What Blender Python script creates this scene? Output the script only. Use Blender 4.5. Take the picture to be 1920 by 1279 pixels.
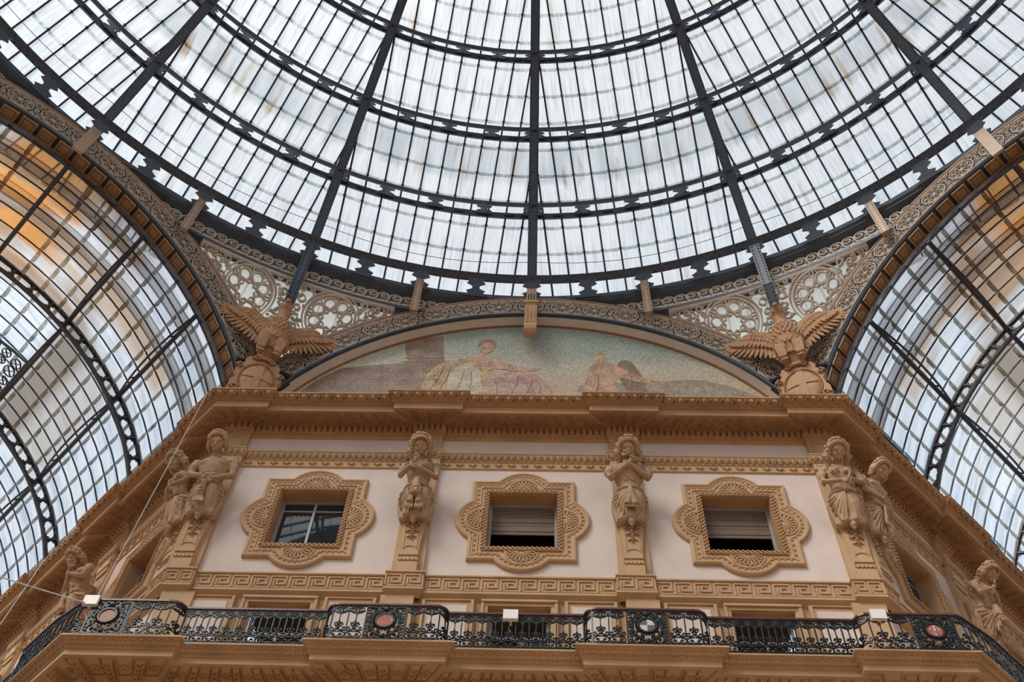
import bpy, bmesh, math, random
from math import sin, cos, pi, sqrt, atan2, radians as rad
random.seed(7)
for o in list(bpy.data.objects): bpy.data.objects.remove(o)
scn = bpy.context.scene
DY = -18.107          # dome axis
# ------------------------------------------------------------------ camera
from mathutils import Vector, Matrix
cd = bpy.data.cameras.new('camera'); cam = bpy.data.objects.new('camera', cd); scn.collection.objects.link(cam)
pit, ya, ro = 1.0064, -0.0661, 0.0649
F = Vector((sin(ya)*cos(pit), cos(ya)*cos(pit), sin(pit)))
R0 = Vector((cos(ya), -sin(ya), 0)); U0 = R0.cross(F)
R_ = R0*cos(ro)+U0*sin(ro); U_ = -R0*sin(ro)+U0*cos(ro)
cam.matrix_world = Matrix(((R_.x, U_.x, -F.x, .5662), (R_.y, U_.y, -F.y, -16.3563), (R_.z, U_.z, -F.z, 0), (0, 0, 0, 1)))
cd.sensor_width = 36; cd.sensor_fit = 'HORIZONTAL'; cd.lens = 1962.25*36/1920; cd.clip_start = .1; cd.clip_end = 500
scn.camera = cam
# ------------------------------------------------------------------ light
scn.view_settings.view_transform = 'Standard'; scn.view_settings.look = 'None'
scn.view_settings.exposure = 0.0; scn.view_settings.gamma = 1; scn.view_settings.use_curve_mapping = False
w = bpy.data.worlds.new('sky'); scn.world = w; w.use_nodes = True
nt = w.node_tree; bg = nt.nodes['Background']
tc = nt.nodes.new('ShaderNodeTexCoord'); sp = nt.nodes.new('ShaderNodeSeparateXYZ'); nt.links.new(tc.outputs['Generated'], sp.inputs[0])
rp = nt.nodes.new('ShaderNodeValToRGB'); nt.links.new(sp.outputs[2], rp.inputs[0])
rp.color_ramp.elements[0].position = 0.0; rp.color_ramp.elements[0].color = (.66, .68, .70, 1)
rp.color_ramp.elements[1].position = 1.0; rp.color_ramp.elements[1].color = (1.0, .97, .94, 1)
e = rp.color_ramp.elements.new(.12); e.color = (.68, .84, 1.0, 1)
e = rp.color_ramp.elements.new(.62); e.color = (.72, .87, 1.0, 1)
nz = nt.nodes.new('ShaderNodeTexNoise'); nz.inputs['Scale'].default_value = 3.2; nz.inputs['Detail'].default_value = 5
nt.links.new(tc.outputs['Generated'], nz.inputs[0])
mr = nt.nodes.new('ShaderNodeMapRange'); mr.inputs[1].default_value = .4; mr.inputs[2].default_value = .66; mr.inputs[3].default_value = 0; mr.inputs[4].default_value = .6
nt.links.new(nz.outputs[0], mr.inputs[0])
mx = nt.nodes.new('ShaderNodeMixRGB'); mx.inputs[2].default_value = (1.0, 1.0, 1.02, 1)
nt.links.new(mr.outputs[0], mx.inputs[0]); nt.links.new(rp.outputs[0], mx.inputs[1]); nt.links.new(mx.outputs[0], bg.inputs[0])
bg.inputs[1].default_value = .97
sd = bpy.data.lights.new('sun', 'SUN'); sd.energy = 6.6; sd.angle = rad(24); sd.color = (1, .96, .9)
sun = bpy.data.objects.new('sun', sd); scn.collection.objects.link(sun)
sun.rotation_euler = Vector((.50, .60, -.74)).to_track_quat('-Z', 'Y').to_euler()

# ------------------------------------------------------------------ materials
def nodes(name):
    m = bpy.data.materials.new(name); m.use_nodes = True; t = m.node_tree
    return m, t, t.nodes['Principled BSDF']
def mat(name, col, rough=.7, metal=0., var=.12, scale=3., bump=0., bscale=30., col2=None, spec=.5):
    m, t, b = nodes(name)
    tc = t.nodes.new('ShaderNodeTexCoord')
    n = t.nodes.new('ShaderNodeTexNoise'); n.inputs['Scale'].default_value = scale; n.inputs['Detail'].default_value = 6
    t.links.new(tc.outputs['Object'], n.inputs['Vector'])
    r = t.nodes.new('ShaderNodeValToRGB'); r.color_ramp.elements[0].position = .33; r.color_ramp.elements[1].position = .68
    c2 = col2 or tuple(x*(1-var) for x in col)
    r.color_ramp.elements[0].color = (*c2, 1); r.color_ramp.elements[1].color = (*[min(1, x*(1+var*.5)) for x in col], 1)
    t.links.new(n.outputs[0], r.inputs[0]); t.links.new(r.outputs[0], b.inputs['Base Color'])
    b.inputs['Roughness'].default_value = rough; b.inputs['Metallic'].default_value = metal
    b.inputs['Specular IOR Level'].default_value = spec
    if bump:
        n2 = t.nodes.new('ShaderNodeTexNoise'); n2.inputs['Scale'].default_value = bscale; n2.inputs['Detail'].default_value = 4
        t.links.new(tc.outputs['Object'], n2.inputs['Vector'])
        bp = t.nodes.new('ShaderNodeBump'); bp.inputs['Strength'].default_value = bump; bp.inputs['Distance'].default_value = .03
        t.links.new(n2.outputs[0], bp.inputs['Height']); t.links.new(bp.outputs[0], b.inputs['Normal'])
    return m
def glass(name, milk, tint, streak, bands=(), sc=(7, .5), rust=0.):
    """roof glass: part clear, part milky; fine streaks run down the panes, stain and painted shade zones in UV metres (u, v)"""
    m = bpy.data.materials.new(name); m.use_nodes = True; t = m.node_tree; t.nodes.clear(); N = t.nodes.new; L = t.links.new
    out = N('ShaderNodeOutputMaterial'); uv = N('ShaderNodeUVMap'); uv.uv_map = 'uv'
    def noise(sx, sy, det, off=0.):
        mp = N('ShaderNodeMapping'); mp.inputs['Scale'].default_value = (sx, sy, 1); mp.inputs['Location'].default_value = (off, off, 0); L(uv.outputs[0], mp.inputs[0])
        n = N('ShaderNodeTexNoise'); n.inputs['Scale'].default_value = 1; n.inputs['Detail'].default_value = det; L(mp.outputs[0], n.inputs[0]); return n.outputs[0]
    def rng(src, a, b, c=0., d=1.):
        r = N('ShaderNodeMapRange'); L(src, r.inputs[0])
        for i, v in enumerate((a, b, c, d)): r.inputs[i+1].default_value = v
        return r.outputs[0]
    def mul(a, b):
        q = N('ShaderNodeMath'); q.operation = 'MULTIPLY'; q.use_clamp = True
        for i, v in enumerate((a, b)):
            if isinstance(v, (int, float)): q.inputs[i].default_value = v
            else: L(v, q.inputs[i])
        return q.outputs[0]
    def mix(f, a, b):
        q = N('ShaderNodeMixRGB')
        for i, v in enumerate((f, a, b)):
            if isinstance(v, (int, float)): q.inputs[i].default_value = v
            elif isinstance(v, tuple): q.inputs[i].default_value = (*v, 1)
            else: L(v, q.inputs[i])
        return q.outputs[0]
    col = mix(rng(noise(sc[0], sc[1], 5), .38, .66), tint, streak)
    col = mix(rng(noise(.9, .8, 2, 7.), .45, .62, 0, .55), col, tuple(min(1, q*1.03) for q in tint))
    sep = N('ShaderNodeSeparateXYZ'); L(uv.outputs[0], sep.inputs[0])
    for (u0, u1, v0, v1, soft, c, amt, n_lo, n_hi, nsx, nsy) in bands:
        f = mul(mul(rng(sep.outputs[0], u0-soft, u0+soft), rng(sep.outputs[0], u1+soft, u1-soft)), mul(rng(sep.outputs[1], v0-soft, v0+soft), rng(sep.outputs[1], v1+soft, v1-soft)))
        f = mul(f, mul(rng(noise(nsx, nsy, 4, 3.), n_lo, n_hi), amt)); col = mix(f, col, c)
    if rust: col = mix(mul(rng(noise(3.2, .35, 4, 11.), .60, .76), rust), col, (.55, .34, .16))
    tr = N('ShaderNodeBsdfTransparent'); tl = N('ShaderNodeBsdfTranslucent'); df = N('ShaderNodeBsdfDiffuse')
    for n in (tr, tl, df): L(col, n.inputs[0])
    a1 = N('ShaderNodeMixShader'); a1.inputs[0].default_value = .2; L(tl.outputs[0], a1.inputs[1]); L(df.outputs[0], a1.inputs[2])
    ms = N('ShaderNodeMixShader'); ms.inputs[0].default_value = milk; L(tr.outputs[0], ms.inputs[1]); L(a1.outputs[0], ms.inputs[2])
    L(ms.outputs[0], out.inputs[0]); return m
MT = {}
MT['stone'] = mat('ochre_stone', (.45, .26, .125), .8, var=.14, scale=1.6, bump=.25, bscale=26)
MT['stonelt'] = mat('ochre_stone_light', (.52, .33, .178), .8, var=.12, scale=1.6, bump=.25, bscale=26)
MT['statue'] = mat('statue_stone', (.43, .275, .155), .75, var=.2, scale=5, bump=.12, bscale=45)
MT['eagle'] = mat('eagle_stone', (.43, .235, .115), .7, var=.2, scale=5, bump=.3, bscale=40)
MT['plaster'] = mat('pink_plaster', (.69, .57, .50), .85, var=.09, scale=.9, bump=.12, bscale=14, col2=(.61, .50, .44))
MT['iron'] = mat('dark_blue_grey_iron', (.045, .062, .090), .42, .0, var=.25, scale=4)
MT['black'] = mat('black_cast_iron', (.016, .018, .022), .42, .0, var=.2, scale=6, spec=.35)
MT['bar'] = mat('glazing_bar_paint', (.012, .016, .045), .5, var=.2)
MT['brown'] = mat('brown_painted_iron', (.30, .17, .095), .55, var=.2, scale=6)
MT['purlin'] = mat('dark_brown_iron', (.03, .026, .03), .5, var=.3)
MT['lattice'] = mat('beige_painted_ironwork', (.52, .43, .35), .6, var=.18, scale=5)
MT['latticebk'] = mat('dark_backing', (.03, .027, .026), .7)
MT['gold'] = mat('brown_gold_panel', (.36, .19, .08), .5, var=.2, scale=8)
MT['cream'] = None
MT['strut'] = mat('beige_riveted_plate', (.42, .28, .19), .5, var=.15)
MT['moulding'] = mat('pale_archivolt_plaster', (.62, .54, .47), .7, var=.08)
MT['redwood'] = mat('red_brown_moulding', (.27, .09, .03), .5, var=.15)
MT['glassdark'] = mat('window_glass', (.02, .025, .03), .02, 0., var=.1, spec=1.)
MT['frame'] = mat('grey_window_frame', (.30, .30, .32), .4)
MT['blind'] = mat('brown_shutter_slats', (.16, .105, .07), .6)
MT['room'] = mat('dark_room', (.03, .022, .016), .9)
MT['white'] = mat('white_lamp_housing', (.82, .76, .72), .5, var=.04)
MT['handrail'] = mat('dark_red_handrail', (.09, .03, .025), .4)
MT['cable'] = mat('pale_cable', (.55, .5, .47), .6)
MT['floor'] = mat('warm_paving', (.38, .30, .23), .6, var=.3, scale=.6)
MT['low'] = mat('ochre_wall', (.54, .33, .18), .8)
MT['grate'] = mat('brown_grating', (.22, .14, .09), .7)
MT['tin'] = mat('zinc_gutter_plate', (.34, .37, .40), .35, .6, var=.25, scale=5)
MT['coral'] = mat('coral_red_enamel', (.44, .12, .085), .6, var=.3, scale=14)
MT['copper'] = mat('copper_disc', (.36, .17, .10), .6, var=.2, scale=10)
MT['whiteen'] = mat('white_enamel', (.62, .56, .52), .4)
MT['greyen'] = mat('dark_grey_enamel', (.12, .10, .11), .4)
DB = [(-99, 999, 16.15, 17.4, .12, (.50, .56, .60), .75, .30, .60, 1.1, .3), (-99, 999, 16.0, 17.3, .2, (.42, .27, .13), .8, .55, .70, 3.4, .35)]
MT['domeglass'] = glass('streaked_dome_glass', .30, (.94, .965, .99), (.72, .77, .81), DB, sc=(13, .7), rust=.45)
MT['lap'] = glass('glass_lap', .4, (.76, .78, .74), (.50, .52, .48), sc=(9, 3))
MT['cream'] = glass('frosted_cream_glass', .75, (1.0, .96, .86), (.9, .85, .72), sc=(1, 1))
VB = []  # vault stains; the tan-brown one also paints in shading of the roof walkway
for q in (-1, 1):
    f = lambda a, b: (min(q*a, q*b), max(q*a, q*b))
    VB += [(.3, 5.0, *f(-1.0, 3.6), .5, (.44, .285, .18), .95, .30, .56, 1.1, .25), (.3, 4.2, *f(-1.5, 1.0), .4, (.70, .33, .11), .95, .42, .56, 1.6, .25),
           (4.7, 9.6, *f(2.95, 4.4), .35, (.34, .29, .25), 1., .1, .25, .6, .2), (4.7, 9.6, *f(4.2, 5.8), .4, (.60, .54, .48), .85, .25, .5, .6, .2), (2.6, 3.6, *f(1.0, 6.8), .25, (.66, .48, .34), .9, .35, .5, 2., .12)]
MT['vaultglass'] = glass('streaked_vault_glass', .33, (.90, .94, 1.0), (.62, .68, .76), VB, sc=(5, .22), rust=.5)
MT['vlap'] = glass('vault_glass_lap', .6, (.42, .41, .36), (.16, .15, .12), sc=(3, 3))
# ------------------------------------------------------------------ mesh helpers
class MB:
    def __init__(s): s.v = []; s.f = []; s.mi = []; s.uv = None
    def add(s, vs, fs, mi=0):
        b = len(s.v); s.v += [tuple(v) for v in vs]
        s.f += [tuple(b+i for i in f) for f in fs]; s.mi += [mi]*len(fs)
    def box(s, M, u0, u1, v0, v1, w0, w1, mi=0):
        s.add([M(u, v, w) for w in (w0, w1) for v in (v0, v1) for u in (u0, u1)],
              [(0, 2, 3, 1), (4, 5, 7, 6), (0, 1, 5, 4), (2, 6, 7, 3), (0, 4, 6, 2), (1, 3, 7, 5)], mi)
    def prism(s, poly, M, w0, w1, mi=0, taper=None):
        n = len(poly); top = poly
        if taper:
            cx = sum(p[0] for p in poly)/n; cy = sum(p[1] for p in poly)/n
            top = [(cx+(p[0]-cx)*taper, cy+(p[1]-cy)*taper) for p in poly]
        s.add([M(a, b, w0) for a, b in poly]+[M(a, b, w1) for a, b in top],
              [tuple(range(n, 2*n))]+[(i, (i+1) % n, n+(i+1) % n, n+i) for i in range(n)]+[tuple(range(n-1, -1, -1))], mi)
    def ribbon(s, pts, wd, M, w0, w1, closed=False, mi=0, taper=False):
        n = len(pts); vs = []; fs = []
        for i, p in enumerate(pts):
            a = pts[i-1] if (i > 0 or closed) else p; b = pts[(i+1) % n] if (i < n-1 or closed) else p
            dx, dy = b[0]-a[0], b[1]-a[1]; L = sqrt(dx*dx+dy*dy) or 1
            h = wd/2*((1-.75*i/(n-1)) if taper else 1); nx, ny = -dy/L*h, dx/L*h
            vs += [M(p[0]+nx, p[1]+ny, w0), M(p[0]+nx*.75, p[1]+ny*.75, w1), M(p[0]-nx*.75, p[1]-ny*.75, w1), M(p[0]-nx, p[1]-ny, w0)]
        for i in range(n if closed else n-1):
            a = 4*i; b = 4*((i+1) % n)
            fs += [(a+j, b+j, b+j+1, a+j+1) for j in range(3)]
        if not closed: fs += [(0, 1, 2, 3), tuple(4*(n-1)+j for j in (3, 2, 1, 0))]
        s.add(vs, fs, mi)
    def tube(s, path, r, n=6, mi=0, closed=False, caps=True):
        m = len(path); vs = []; fs = []; P = [Vector(p) for p in path]
        rr = r if isinstance(r, (list, tuple)) else [r]*m
        up = Vector((0, 0, 1))
        for i in range(m):
            a = P[i-1] if (i > 0 or closed) else P[i]; b = P[(i+1) % m] if (i < m-1 or closed) else P[i]
            d = (b-a).normalized() if (b-a).length > 1e-9 else Vector((0, 0, 1))
            x = d.cross(up)
            if x.length < .05: x = d.cross(Vector((1, 0, 0)))
            x.normalize(); y = x.cross(d)
            for k in range(n):
                t = 2*pi*k/n; vs.append(P[i]+(x*cos(t)+y*sin(t))*rr[i])
        for i in range(m if closed else m-1):
            for k in range(n):
                a, b = i*n, ((i+1) % m)*n; fs.append((a+k, a+(k+1) % n, b+(k+1) % n, b+k))
        if not closed and caps: fs += [tuple(range(n-1, -1, -1)), tuple((m-1)*n+k for k in range(n))]
        s.add(vs, fs, mi)
    def ell(s, M, c, r, nu=8, nv=5, mi=0):
        vs = [M(c[0], c[1], c[2]+r[2])]; fs = []
        for j in range(1, nv):
            a = pi*j/nv
            for i in range(nu):
                b = 2*pi*i/nu; vs.append(M(c[0]+r[0]*sin(a)*cos(b), c[1]+r[1]*sin(a)*sin(b), c[2]+r[2]*cos(a)))
        vs.append(M(c[0], c[1], c[2]-r[2])); e = len(vs)-1
        for i in range(nu):
            k = (i+1) % nu; fs.append((0, 1+i, 1+k))
            for j in range(nv-2): fs.append((1+j*nu+i, 1+(j+1)*nu+i, 1+(j+1)*nu+k, 1+j*nu+k))
            fs.append((1+(nv-2)*nu+i, e, 1+(nv-2)*nu+k))
        s.add(vs, fs, mi)
    def hemi(s, M, c, r, nu=8, nv=3, mi=0):
        vs = [M(c[0], c[1], c[2]+r[2])]; fs = []
        for j in range(1, nv+1):
            a = pi/2*j/nv
            for i in range(nu):
                b = 2*pi*i/nu; vs.append(M(c[0]+r[0]*sin(a)*cos(b), c[1]+r[1]*sin(a)*sin(b), c[2]+r[2]*cos(a)))
        for i in range(nu):
            k = (i+1) % nu; fs.append((0, 1+i, 1+k))
            for j in range(nv-1): fs.append((1+j*nu+i, 1+(j+1)*nu+i, 1+(j+1)*nu+k, 1+j*nu+k))
        s.add(vs, fs, mi)
    def loft(s, rings, mi=0, caps=True):
        n = len(rings[0]); vs = [p for r in rings for p in r]; fs = []
        for j in range(len(rings)-1):
            for i in range(n): fs.append((j*n+i, j*n+(i+1) % n, (j+1)*n+(i+1) % n, (j+1)*n+i))
        if caps: fs += [tuple(range(n-1, -1, -1)), tuple((len(rings)-1)*n+k for k in range(n))]
        s.add(vs, fs, mi)
    def build(s, name, m, parent=None, smooth=False, loc=None, rot=0, fix=True, uv=None):
        me = bpy.data.meshes.new(name); me.from_pydata(s.v, [], s.f)
        for q in (m if isinstance(m, (list, tuple)) else [m]): me.materials.append(MT[q])
        if any(s.mi): me.polygons.foreach_set('material_index', s.mi)
        if uv:
            l = me.uv_layers.new(name='uv')
            co = [uv(v) for v in s.v]
            l.data.foreach_set('uv', [c for lp in me.loops for c in co[lp.vertex_index]])
        if fix and s.f:
            b = bmesh.new(); b.from_mesh(me); bmesh.ops.recalc_face_normals(b, faces=b.faces); b.to_mesh(me); b.free()
        if smooth: me.polygons.foreach_set('use_smooth', [True]*len(me.polygons))
        o = bpy.data.objects.new(name, me); scn.collection.objects.link(o)
        if parent: o.parent = parent
        if loc: o.location = loc
        o.rotation_euler[2] = rot
        return o
def tag(o, label, cat=None, group=None, kind=None):
    if label: o['label'] = label
    if cat: o['category'] = cat
    if group: o['group'] = group
    if kind: o['kind'] = kind
    return o
def empty(name, loc=(0, 0, 0), rot=0, parent=None):
    o = bpy.data.objects.new(name, None); scn.collection.objects.link(o); o.location = loc; o.rotation_euler[2] = rot
    o.empty_display_size = .3
    if parent: o.parent = parent
    return o
def copy_tree(o, parent=None):
    c = o.copy(); scn.collection.objects.link(c)
    if parent: c.parent = parent
    for ch in [x for x in scn.collection.objects if x.parent == o]: copy_tree(ch, c)
    return c
ID = lambda u, v, w: (u, v, w)
def arcpts(cx, cy, r, a0, a1, n, ry=None):
    return [(cx+r*cos(rad(a0+(a1-a0)*i/n)), cy+(ry or r)*sin(rad(a0+(a1-a0)*i/n))) for i in range(n+1)]
def spiral(cx, cy, r0, r1, a0, a1, n):
    return [(cx+(r0+(r1-r0)*i/n)*cos(rad(a0+(a1-a0)*i/n)), cy+(r0+(r1-r0)*i/n)*sin(rad(a0+(a1-a0)*i/n))) for i in range(n+1)]
# ------------------------------------------------------------------ plan of the corner building
W = 7.5; T = math.tan(rad(22.5)); c45 = sqrt(.5)
def side(sx, s, p): return (sx*(W+c45*s+c45*p), c45*s-c45*p)
PIL = 2.455; HW = .345; SP = (5.05, 9.95, 14.85)
def outline(p, d=0., k=.65, smax=19.5, hw=HW):
    h = hw+k*p; pts = [(PIL-h, -p), (PIL-h, -p-d), (PIL+h, -p-d), (PIL+h, -p), (7.04-k*p, -p), (7.04-k*p, -p-d),
                       (W+(p+d)*T, -p-d), side(1, .46+k*p, p+d), side(1, .46+k*p, p)]
    for c in SP: pts += [side(1, c-h, p), side(1, c-h, p+d), side(1, c+h, p+d), side(1, c+h, p)]
    pts.append(side(1, smax, p))
    return [(-x, y) for x, y in reversed(pts)]+pts
def sweep(mb, prof, **kw):
    """prof: list of (p, z, d)"""
    pl = [[(x, y, z) for x, y in outline(p, d, **kw)] for p, z, d in prof]
    n = len(pl[0])
    for a, b in zip(pl, pl[1:]):
        mb.add(a+b, [(i, i+1, n+i+1, n+i) for i in range(n-1)])
def band(mb, a, b, pitch, unit, lift=0., minl=.45, smax=12.5, **kw):
    """ornament units on the strip between profile points a=(p,z,d) (bottom) and b (top)"""
    A = outline(a[0], a[2], smax=smax, **kw); B = outline(b[0], b[2], smax=smax, **kw)
    for i in range(len(A)-1):
        a0, a1, b0, b1 = Vector((*A[i], a[1])), Vector((*A[i+1], a[1])), Vector((*B[i], b[1])), Vector((*B[i+1], b[1]))
        L = ((a1-a0).length+(b1-b0).length)/2
        if L < pitch*minl: continue
        n = max(1, round(L/pitch)); H = ((b0+b1)/2-(a0+a1)/2).length
        nor = (a1-a0+b1-b0).cross((b0+b1)-(a0+a1)).normalized()
        def M(u, v, w, a0=a0, a1=a1, b0=b0, b1=b1, n=n, nor=nor, H=H):
            s = u/(n*pitch); t = v/H
            q = (a0*(1-s)+a1*s)*(1-t)+(b0*(1-s)+b1*s)*t+nor*(w+lift)
            return (q.x, q.y, q.z)
        for k in range(n): unit(mb, lambda u, v, w, k=k, M=M: M(u+k*pitch, v, w), pitch, H)
# unit ornaments, drawn in a pitch x H cell
def u_egg(mb, M, P, H):
    mb.hemi(M, (P/2, H*.5, 0), (P*.25, H*.42, P*.27), 8, 3)
    mb.ribbon(arcpts(P/2, H*.62, P*.40, 150, 390, 9, H*.58), P*.1, M, 0, P*.2)
    mb.prism([(0, H*.02), (P*.07, H*.75), (0, H*.98), (-P*.07, H*.75)], M, 0, P*.2, taper=.4)
def u_leaf(mb, M, P, H):      # acanthus leaf between two stems
    for sx in (-1, 1):
        mb.ribbon([(P/2+sx*P*.05, H*.06), (P/2+sx*P*.2, H*.16), (P/2+sx*P*.31, H*.40), (P/2+sx*P*.24, H*.66), (P/2+sx*P*.13, H*.60)], P*.09, M, 0, .032)
        for x, y in ((.17, .42), (.10, .60), (.20, .80), (.34, .90)): mb.hemi(M, (P/2+sx*P*x, H*y, 0), (P*.075, H*.085, .034), 6, 2)
    mb.hemi(M, (P/2, H*.40, 0), (P*.08, H*.2, .04), 6, 2); mb.hemi(M, (P/2, H*.88, 0), (P*.08, H*.1, .04), 6, 2)
    for sx in (-1, 1): mb.ribbon([(0, H*.02), (sx*P*.01, H*.5), (sx*P*.06, H*.75), (sx*P*.13, H*.97)], P*.06, M, 0, .03)
def u_sleaf(mb, M, P, H):     # small pointed leaf
    mb.prism([(P*.5, H*.05), (P*.72, H*.4), (P*.78, H*.92), (P*.22, H*.92), (P*.28, H*.4)], M, 0, .03, taper=.45)
    mb.prism([(0, H*.15), (P*.1, H*.7), (0, H*.9), (-P*.1, H*.7)], M, 0, .022, taper=.4)
def u_dent(mb, M, P, H): mb.box(M, P*.2, P*.8, -H*.02, H*.9, 0, .07)
def u_bead(mb, M, P, H):
    mb.hemi(M, (P*.38, H*.5, 0), (P*.27, H*.42, H*.4), 6, 2)
    mb.hemi(M, (P*.78, H*.5, 0), (P*.06, H*.42, H*.4), 5, 2); mb.hemi(M, (P*.94, H*.5, 0), (P*.06, H*.42, H*.4), 5, 2)
def u_fleur(mb, M, P, H):
    mb.prism([(P*.5, H*.95), (P*.58, H*.6), (P*.53, H*.1), (P*.47, H*.1), (P*.42, H*.6)], M, 0, .045, taper=.6)
    mb.box(M, P*.38, P*.62, H*.26, H*.36, 0, .04)
    for sx in (-1, 1): mb.ribbon([(P*(.5+sx*.04), H*.3), (P*(.5+sx*.13), H*.55), (P*(.5+sx*.24), H*.72), (P*(.5+sx*.26), H*.5), (P*(.5+sx*.2), H*.42)], P*.08, M, 0, .04)
def u_key(mb, M, P, H):       # greek key
    t = .034
    for pts in ([(.0, .04), (.0, .94), (.80, .94), (.80, .30), (.34, .30), (.34, .66), (.58, .66)], [(.17, .10), (.17, .78)], [(.98, .04), (.14, .04)]):
        q = [(P*(x+.01), H*y) for x, y in pts]
        for x0, y0, x1, y1 in [(*a_, *b_) for a_, b_ in zip(q, q[1:])]:
            if abs(x0-x1) < .001: mb.box(M, x0-t/2+.0005, x0+t/2-.0005, min(y0, y1)+t/2+.0005, max(y0, y1)-t/2-.0005, -.01, .029)
            else: mb.box(M, min(x0, x1)-t/2, max(x0, x1)+t/2, y0-t/2, y0+t/2, -.01, .03)
# ================================================================== SETTING
LM = lambda u, v, w: (u, -w, v)                      # wall-local: u along, v up, w out of the wall
def wall_grid(mb, M, us, vs, holes, th=.3):
    for a, b in zip(us, us[1:]):
        for c, d in zip(vs, vs[1:]):
            if any(h[0] <= (a+b)/2 <= h[1] and h[2] <= (c+d)/2 <= h[3] for h in holes): continue
            mb.add([M(a, c, 0), M(b, c, 0), M(b, d, 0), M(a, d, 0)], [(0, 1, 2, 3)])
    for h in holes:                                   # reveals
        a, b, c, d = h[:4]
        mb.add([M(x, y, -k*th) for k in (0, 1) for x, y in ((a, c), (b, c), (b, d), (a, d))],
               [(0, 1, 5, 4), (1, 2, 6, 5), (2, 3, 7, 6), (3, 0, 4, 7)], 1)
def brk(lo, hi, hs): return sorted({lo, hi, *hs})
WZ0, WZ1 = 17.2, 19.02
BAYS = (-4.97, 0, 4.97)
WH = [(c-.79, c+.79, WZ0, WZ1) for c in BAYS]
mb = MB(); wall_grid(mb, LM, brk(-W, W, [x for h in WH for x in h[:2]]), [15.7, WZ0, WZ1, 21.3], WH, .4)
tag(mb.build('wall_back', ['plaster', 'stone'], fix=False), 'pink plastered upper wall between the pilasters, pierced by three square windows', kind='structure')
SB = (2.6, 7.5, 12.4)
SH = [(c-.79, c+.79, WZ0, WZ1) for c in SB]
for sx, nm in ((-1, 'left'), (1, 'right')):
    mb = MB(); M = lambda u, v, w, sx=sx: (*side(sx, u, w), v)
    wall_grid(mb, M, brk(0, 19.5, [x for h in SH for x in h[:2]]), [11, WZ0, WZ1, 21.3], SH, .4)
    tag(mb.build('wall_'+nm, ['plaster', 'stone'], fix=False), 'pink plastered wall running away down the %s arcade' % nm, kind='structure')
# lower wall behind the balcony, with framed door openings
DH = [(c-.65, c+.65, 11, 15.44) for c in (-5.03, 0, 5.03)]
mb = MB(); wall_grid(mb, LM, brk(-W, W, [x for h in DH for x in h[:2]]), [11, 15.44, 15.75], DH, .3)
tag(mb.build('trim_4', ['low', 'stone'], fix=False), 'ochre lower wall behind the balcony railing', kind='structure')
for q, nm in ((1, 'wall_east'), (2, 'wall_front'), (3, 'wall_west')):     # the three other corner buildings, plain shells
    mb = MB(); ol = [(-W-19.5*c45, 19.5*c45), (-W, 0), (W, 0), (W+19.5*c45, 19.5*c45)]
    for (x0, y0), (x1, y1) in zip(ol, ol[1:]):
        mb.add([(x, y-DY, z) for z in (-1.6, 12.6) for x, y in ((x0, y0), (x1, y1))], [(0, 1, 3, 2)], 1); mb.add([(x, y-DY, z) for z in (12.6, 21.6) for x, y in ((x0, y0), (x1, y1))], [(0, 1, 3, 2)])
    tag(mb.build(nm, ['plaster', 'low'], loc=(0, DY, 0), rot=q*pi/2, fix=False), 'corner building of the crossing behind the viewer', kind='structure')
mb = MB(); ol = [(-W-19.5*c45, 19.5*c45), (-W, 0), (W, 0), (W+19.5*c45, 19.5*c45)]
for (x0, y0), (x1, y1) in zip(ol, ol[1:]): mb.add([(x, y, z) for z in (-1.6, 11.2) for x, y in ((x0, y0), (x1, y1))], [(0, 1, 3, 2)])
tag(mb.build('trim_5', ['low'], fix=False), 'lower storeys under the balcony', kind='structure')
mb = MB(); mb.box(ID, -60, 60, -60, 40, -1.7, -1.6); tag(mb.build('floor', 'floor'), 'paved floor of the arcade', kind='structure')
# cornice
mb = MB(); D = .12
prof = [(0, 21.08, D), (.02, 21.12, D), (.05, 21.14, D), (.09, 21.22, D), (.13, 21.235, D), (.13, 21.47, D), (.22, 21.48, D), (.26, 21.46, D), (.74, 21.25, D), (.80, 21.235, D), (.80, 21.45, D),
        (.86, 21.455, D), (.87, 21.50, D), (.90, 21.51, D), (.93, 21.53, D), (1.03, 21.64, D), (1.06, 21.645, D), (1.06, 21.69, D), (-.9, 21.70, D)]
sweep(mb, prof)
band(mb, (.055, 21.145, D), (.09, 21.22, D), .16, u_sleaf, minl=.9)
band(mb, (.13, 21.25, D), (.13, 21.44, D), .155, u_dent, minl=.9)
band(mb, (.27, 21.455, D), (.75, 21.246, D), .33, u_leaf)
band(mb, (.865, 21.46, D), (.87, 21.50, D), .15, u_bead)
band(mb, (.925, 21.52, D), (1.04, 21.64, D), .285, u_egg)
tag(mb.build('trim_3', 'stone', fix=False), 'heavy ochre cornice with dentils, acanthus soffit and egg and dart edge under the glass roof', kind='structure')
mb = MB()
sweep(mb, [(0, 19.93, D), (.03, 19.95, D), (.045, 19.96, D), (.045, 20.165, D), (.075, 20.18, D), (.075, 20.2, D), (.13, 20.4, D), (.15, 20.41, D), (.15, 20.44, D), (0, 20.46, D)])
band(mb, (.045, 19.965, D), (.045, 20.16, D), .318, u_fleur)
band(mb, (.08, 20.205, D), (.13, 20.4, D), .165, u_egg)
tag(mb.build('trim_2', 'stonelt', fix=False), 'narrow egg and dart string course with a row of small lily motifs above the windows', kind='structure')
mb = MB()
sweep(mb, [(0, 15.58, D), (.02, 15.6, D), (.13, 15.68, D), (.16, 15.70, D), (.16, 15.76, D), (.12, 15.77, D), (.12, 16.16, D), (.17, 16.18, D), (.17, 16.22, D), (0, 16.24, D)], k=.5)
band(mb, (.12, 15.79, D), (.12, 16.14, D), .40, u_key, k=.5, minl=.9)
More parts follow.
